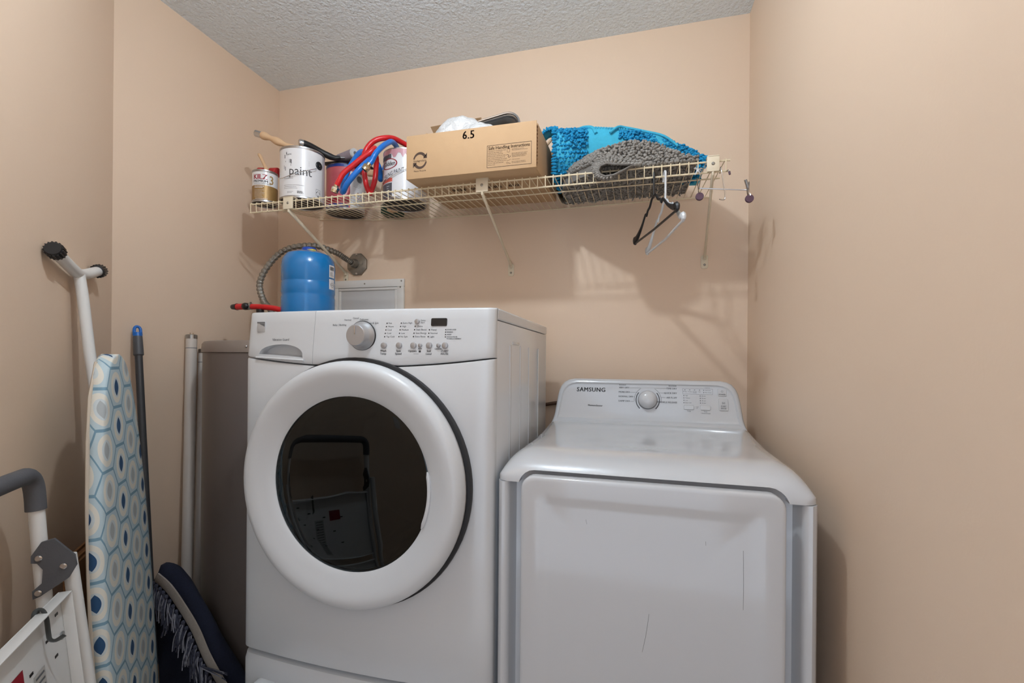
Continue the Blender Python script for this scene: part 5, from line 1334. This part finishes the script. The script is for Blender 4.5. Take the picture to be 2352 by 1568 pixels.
# slots, rivets, hook, labels on the platform's underside
for s_, z in ((.70, .765), (.745, .735), (.72, .69), (.775, .66), (.745, .62), (.81, .71), (.85, .64), (.89, .70), (.80, .58), (.88, .58)):
    m_s = MB(); a = [PP(s_ + dx, z + dz, .0032) for dx, dz in ((-.006, -.0025), (.006, -.0025), (.006, .0025), (-.006, .0025))]
    b = [PP(s_ + dx, z + dz, .0022) for dx, dz in ((-.006, -.0025), (.006, -.0025), (.006, .0025), (-.006, .0025))]
    m_s.add(a + b, [(0, 1, 2, 3), (0, 1, 5, 4), (1, 2, 6, 5), (2, 3, 7, 6), (3, 0, 4, 7)]); m_s.build('slot', M_BLACK, pf_)
for s_, z in ((.690, .715), (.690, .56)):
    c_ = PP(s_, z, .0028); MB().tube([c_, c_ + ND * .002, c_ + ND * .003], [.008, .008, .005], 16).build('rivet', M_STEEL, pf_)
mb = MB(); [mb.add([PP(a, c_, .003), PP(b, c_, .003), PP(b, d_, .003), PP(a, d_, .003)], [(0, 1, 2, 3)]) for a, b, c_, d_ in ((.765, .805, .50, .70),)]
mb.build('warning_label', mat('grey_label', (186, 184, 180), .6), pf_)
mb = MB(); mb.add([PP(a, c_, .0035) for a, c_ in ((.835, .69), (.885, .69), (.885, .735), (.835, .735))], [(0, 1, 2, 3)]); mb.build('red_label', M_CRIM, pf_)
mb = MB()
for i in range(16): mb.add([PP(a, c_, .0037) for a, c_ in ((.770, .69 - i * .0115), (.800, .69 - i * .0115), (.800, .694 - i * .0115), (.770, .694 - i * .0115))], [(0, 1, 2, 3)])
mb.build('label_print', M_INKG, pf_, smooth=False)
hk = MB().tube(smoothpath([PP(.765, .790, -.002), PP(.765, .806, .002), PP(.765, .806, .010), PP(.765, .790, .014), PP(.765, .760, .014), PP(.765, .747, .015), PP(.763, .742, .022), PP(.761, .748, .034)], 4), .0065, 8, flat=(1, .3)); hk.build('latch_hook', mat('grey_latch', (88, 92, 92), .35, metal=.6), ld)
MB().tube([LA(S0 + .014, lo2(.55) + .012, .56), LA(S0 - .004, lo2(.1) + .014, .1)], .006, 10).build('stay_rod', M_LADW, ld)

# small wall switch seen in the door's reflection
sw = thing('light_switch', 'white light switch plate on the left wall above the step ladder', 'light switch', A(1.35, 0, 1.2))
def swb(name, s0, s1, z0, z1, o0, o1, m):
    mb = MB(); mb.add([A(s_, o, z) for o in (o0, o1) for s_, z in ((s0, z0), (s1, z0), (s1, z1), (s0, z1))], [(0, 1, 2, 3), (7, 6, 5, 4), (0, 1, 5, 4), (1, 2, 6, 5), (2, 3, 7, 6), (3, 0, 4, 7)]); return mb.build(name, m, sw, bev=.0015)
swb('plate', 1.315, 1.385, 1.14, 1.26, 0, .006, M_TRIM); swb('toggle', 1.345, 1.355, 1.19, 1.215, .006, .018, M_TRIM)

STUFF = ('lettering', 'small_print', 'label_print', 'label_mark', 'scuff', 'torn_edge', 'hazard', 'logo_mark', 'body_print')
for o in bpy.data.objects:
    if '_o' in o: del o['_o']
    if o.parent and any(k in o.name for k in STUFF): o['kind'] = 'stuff'
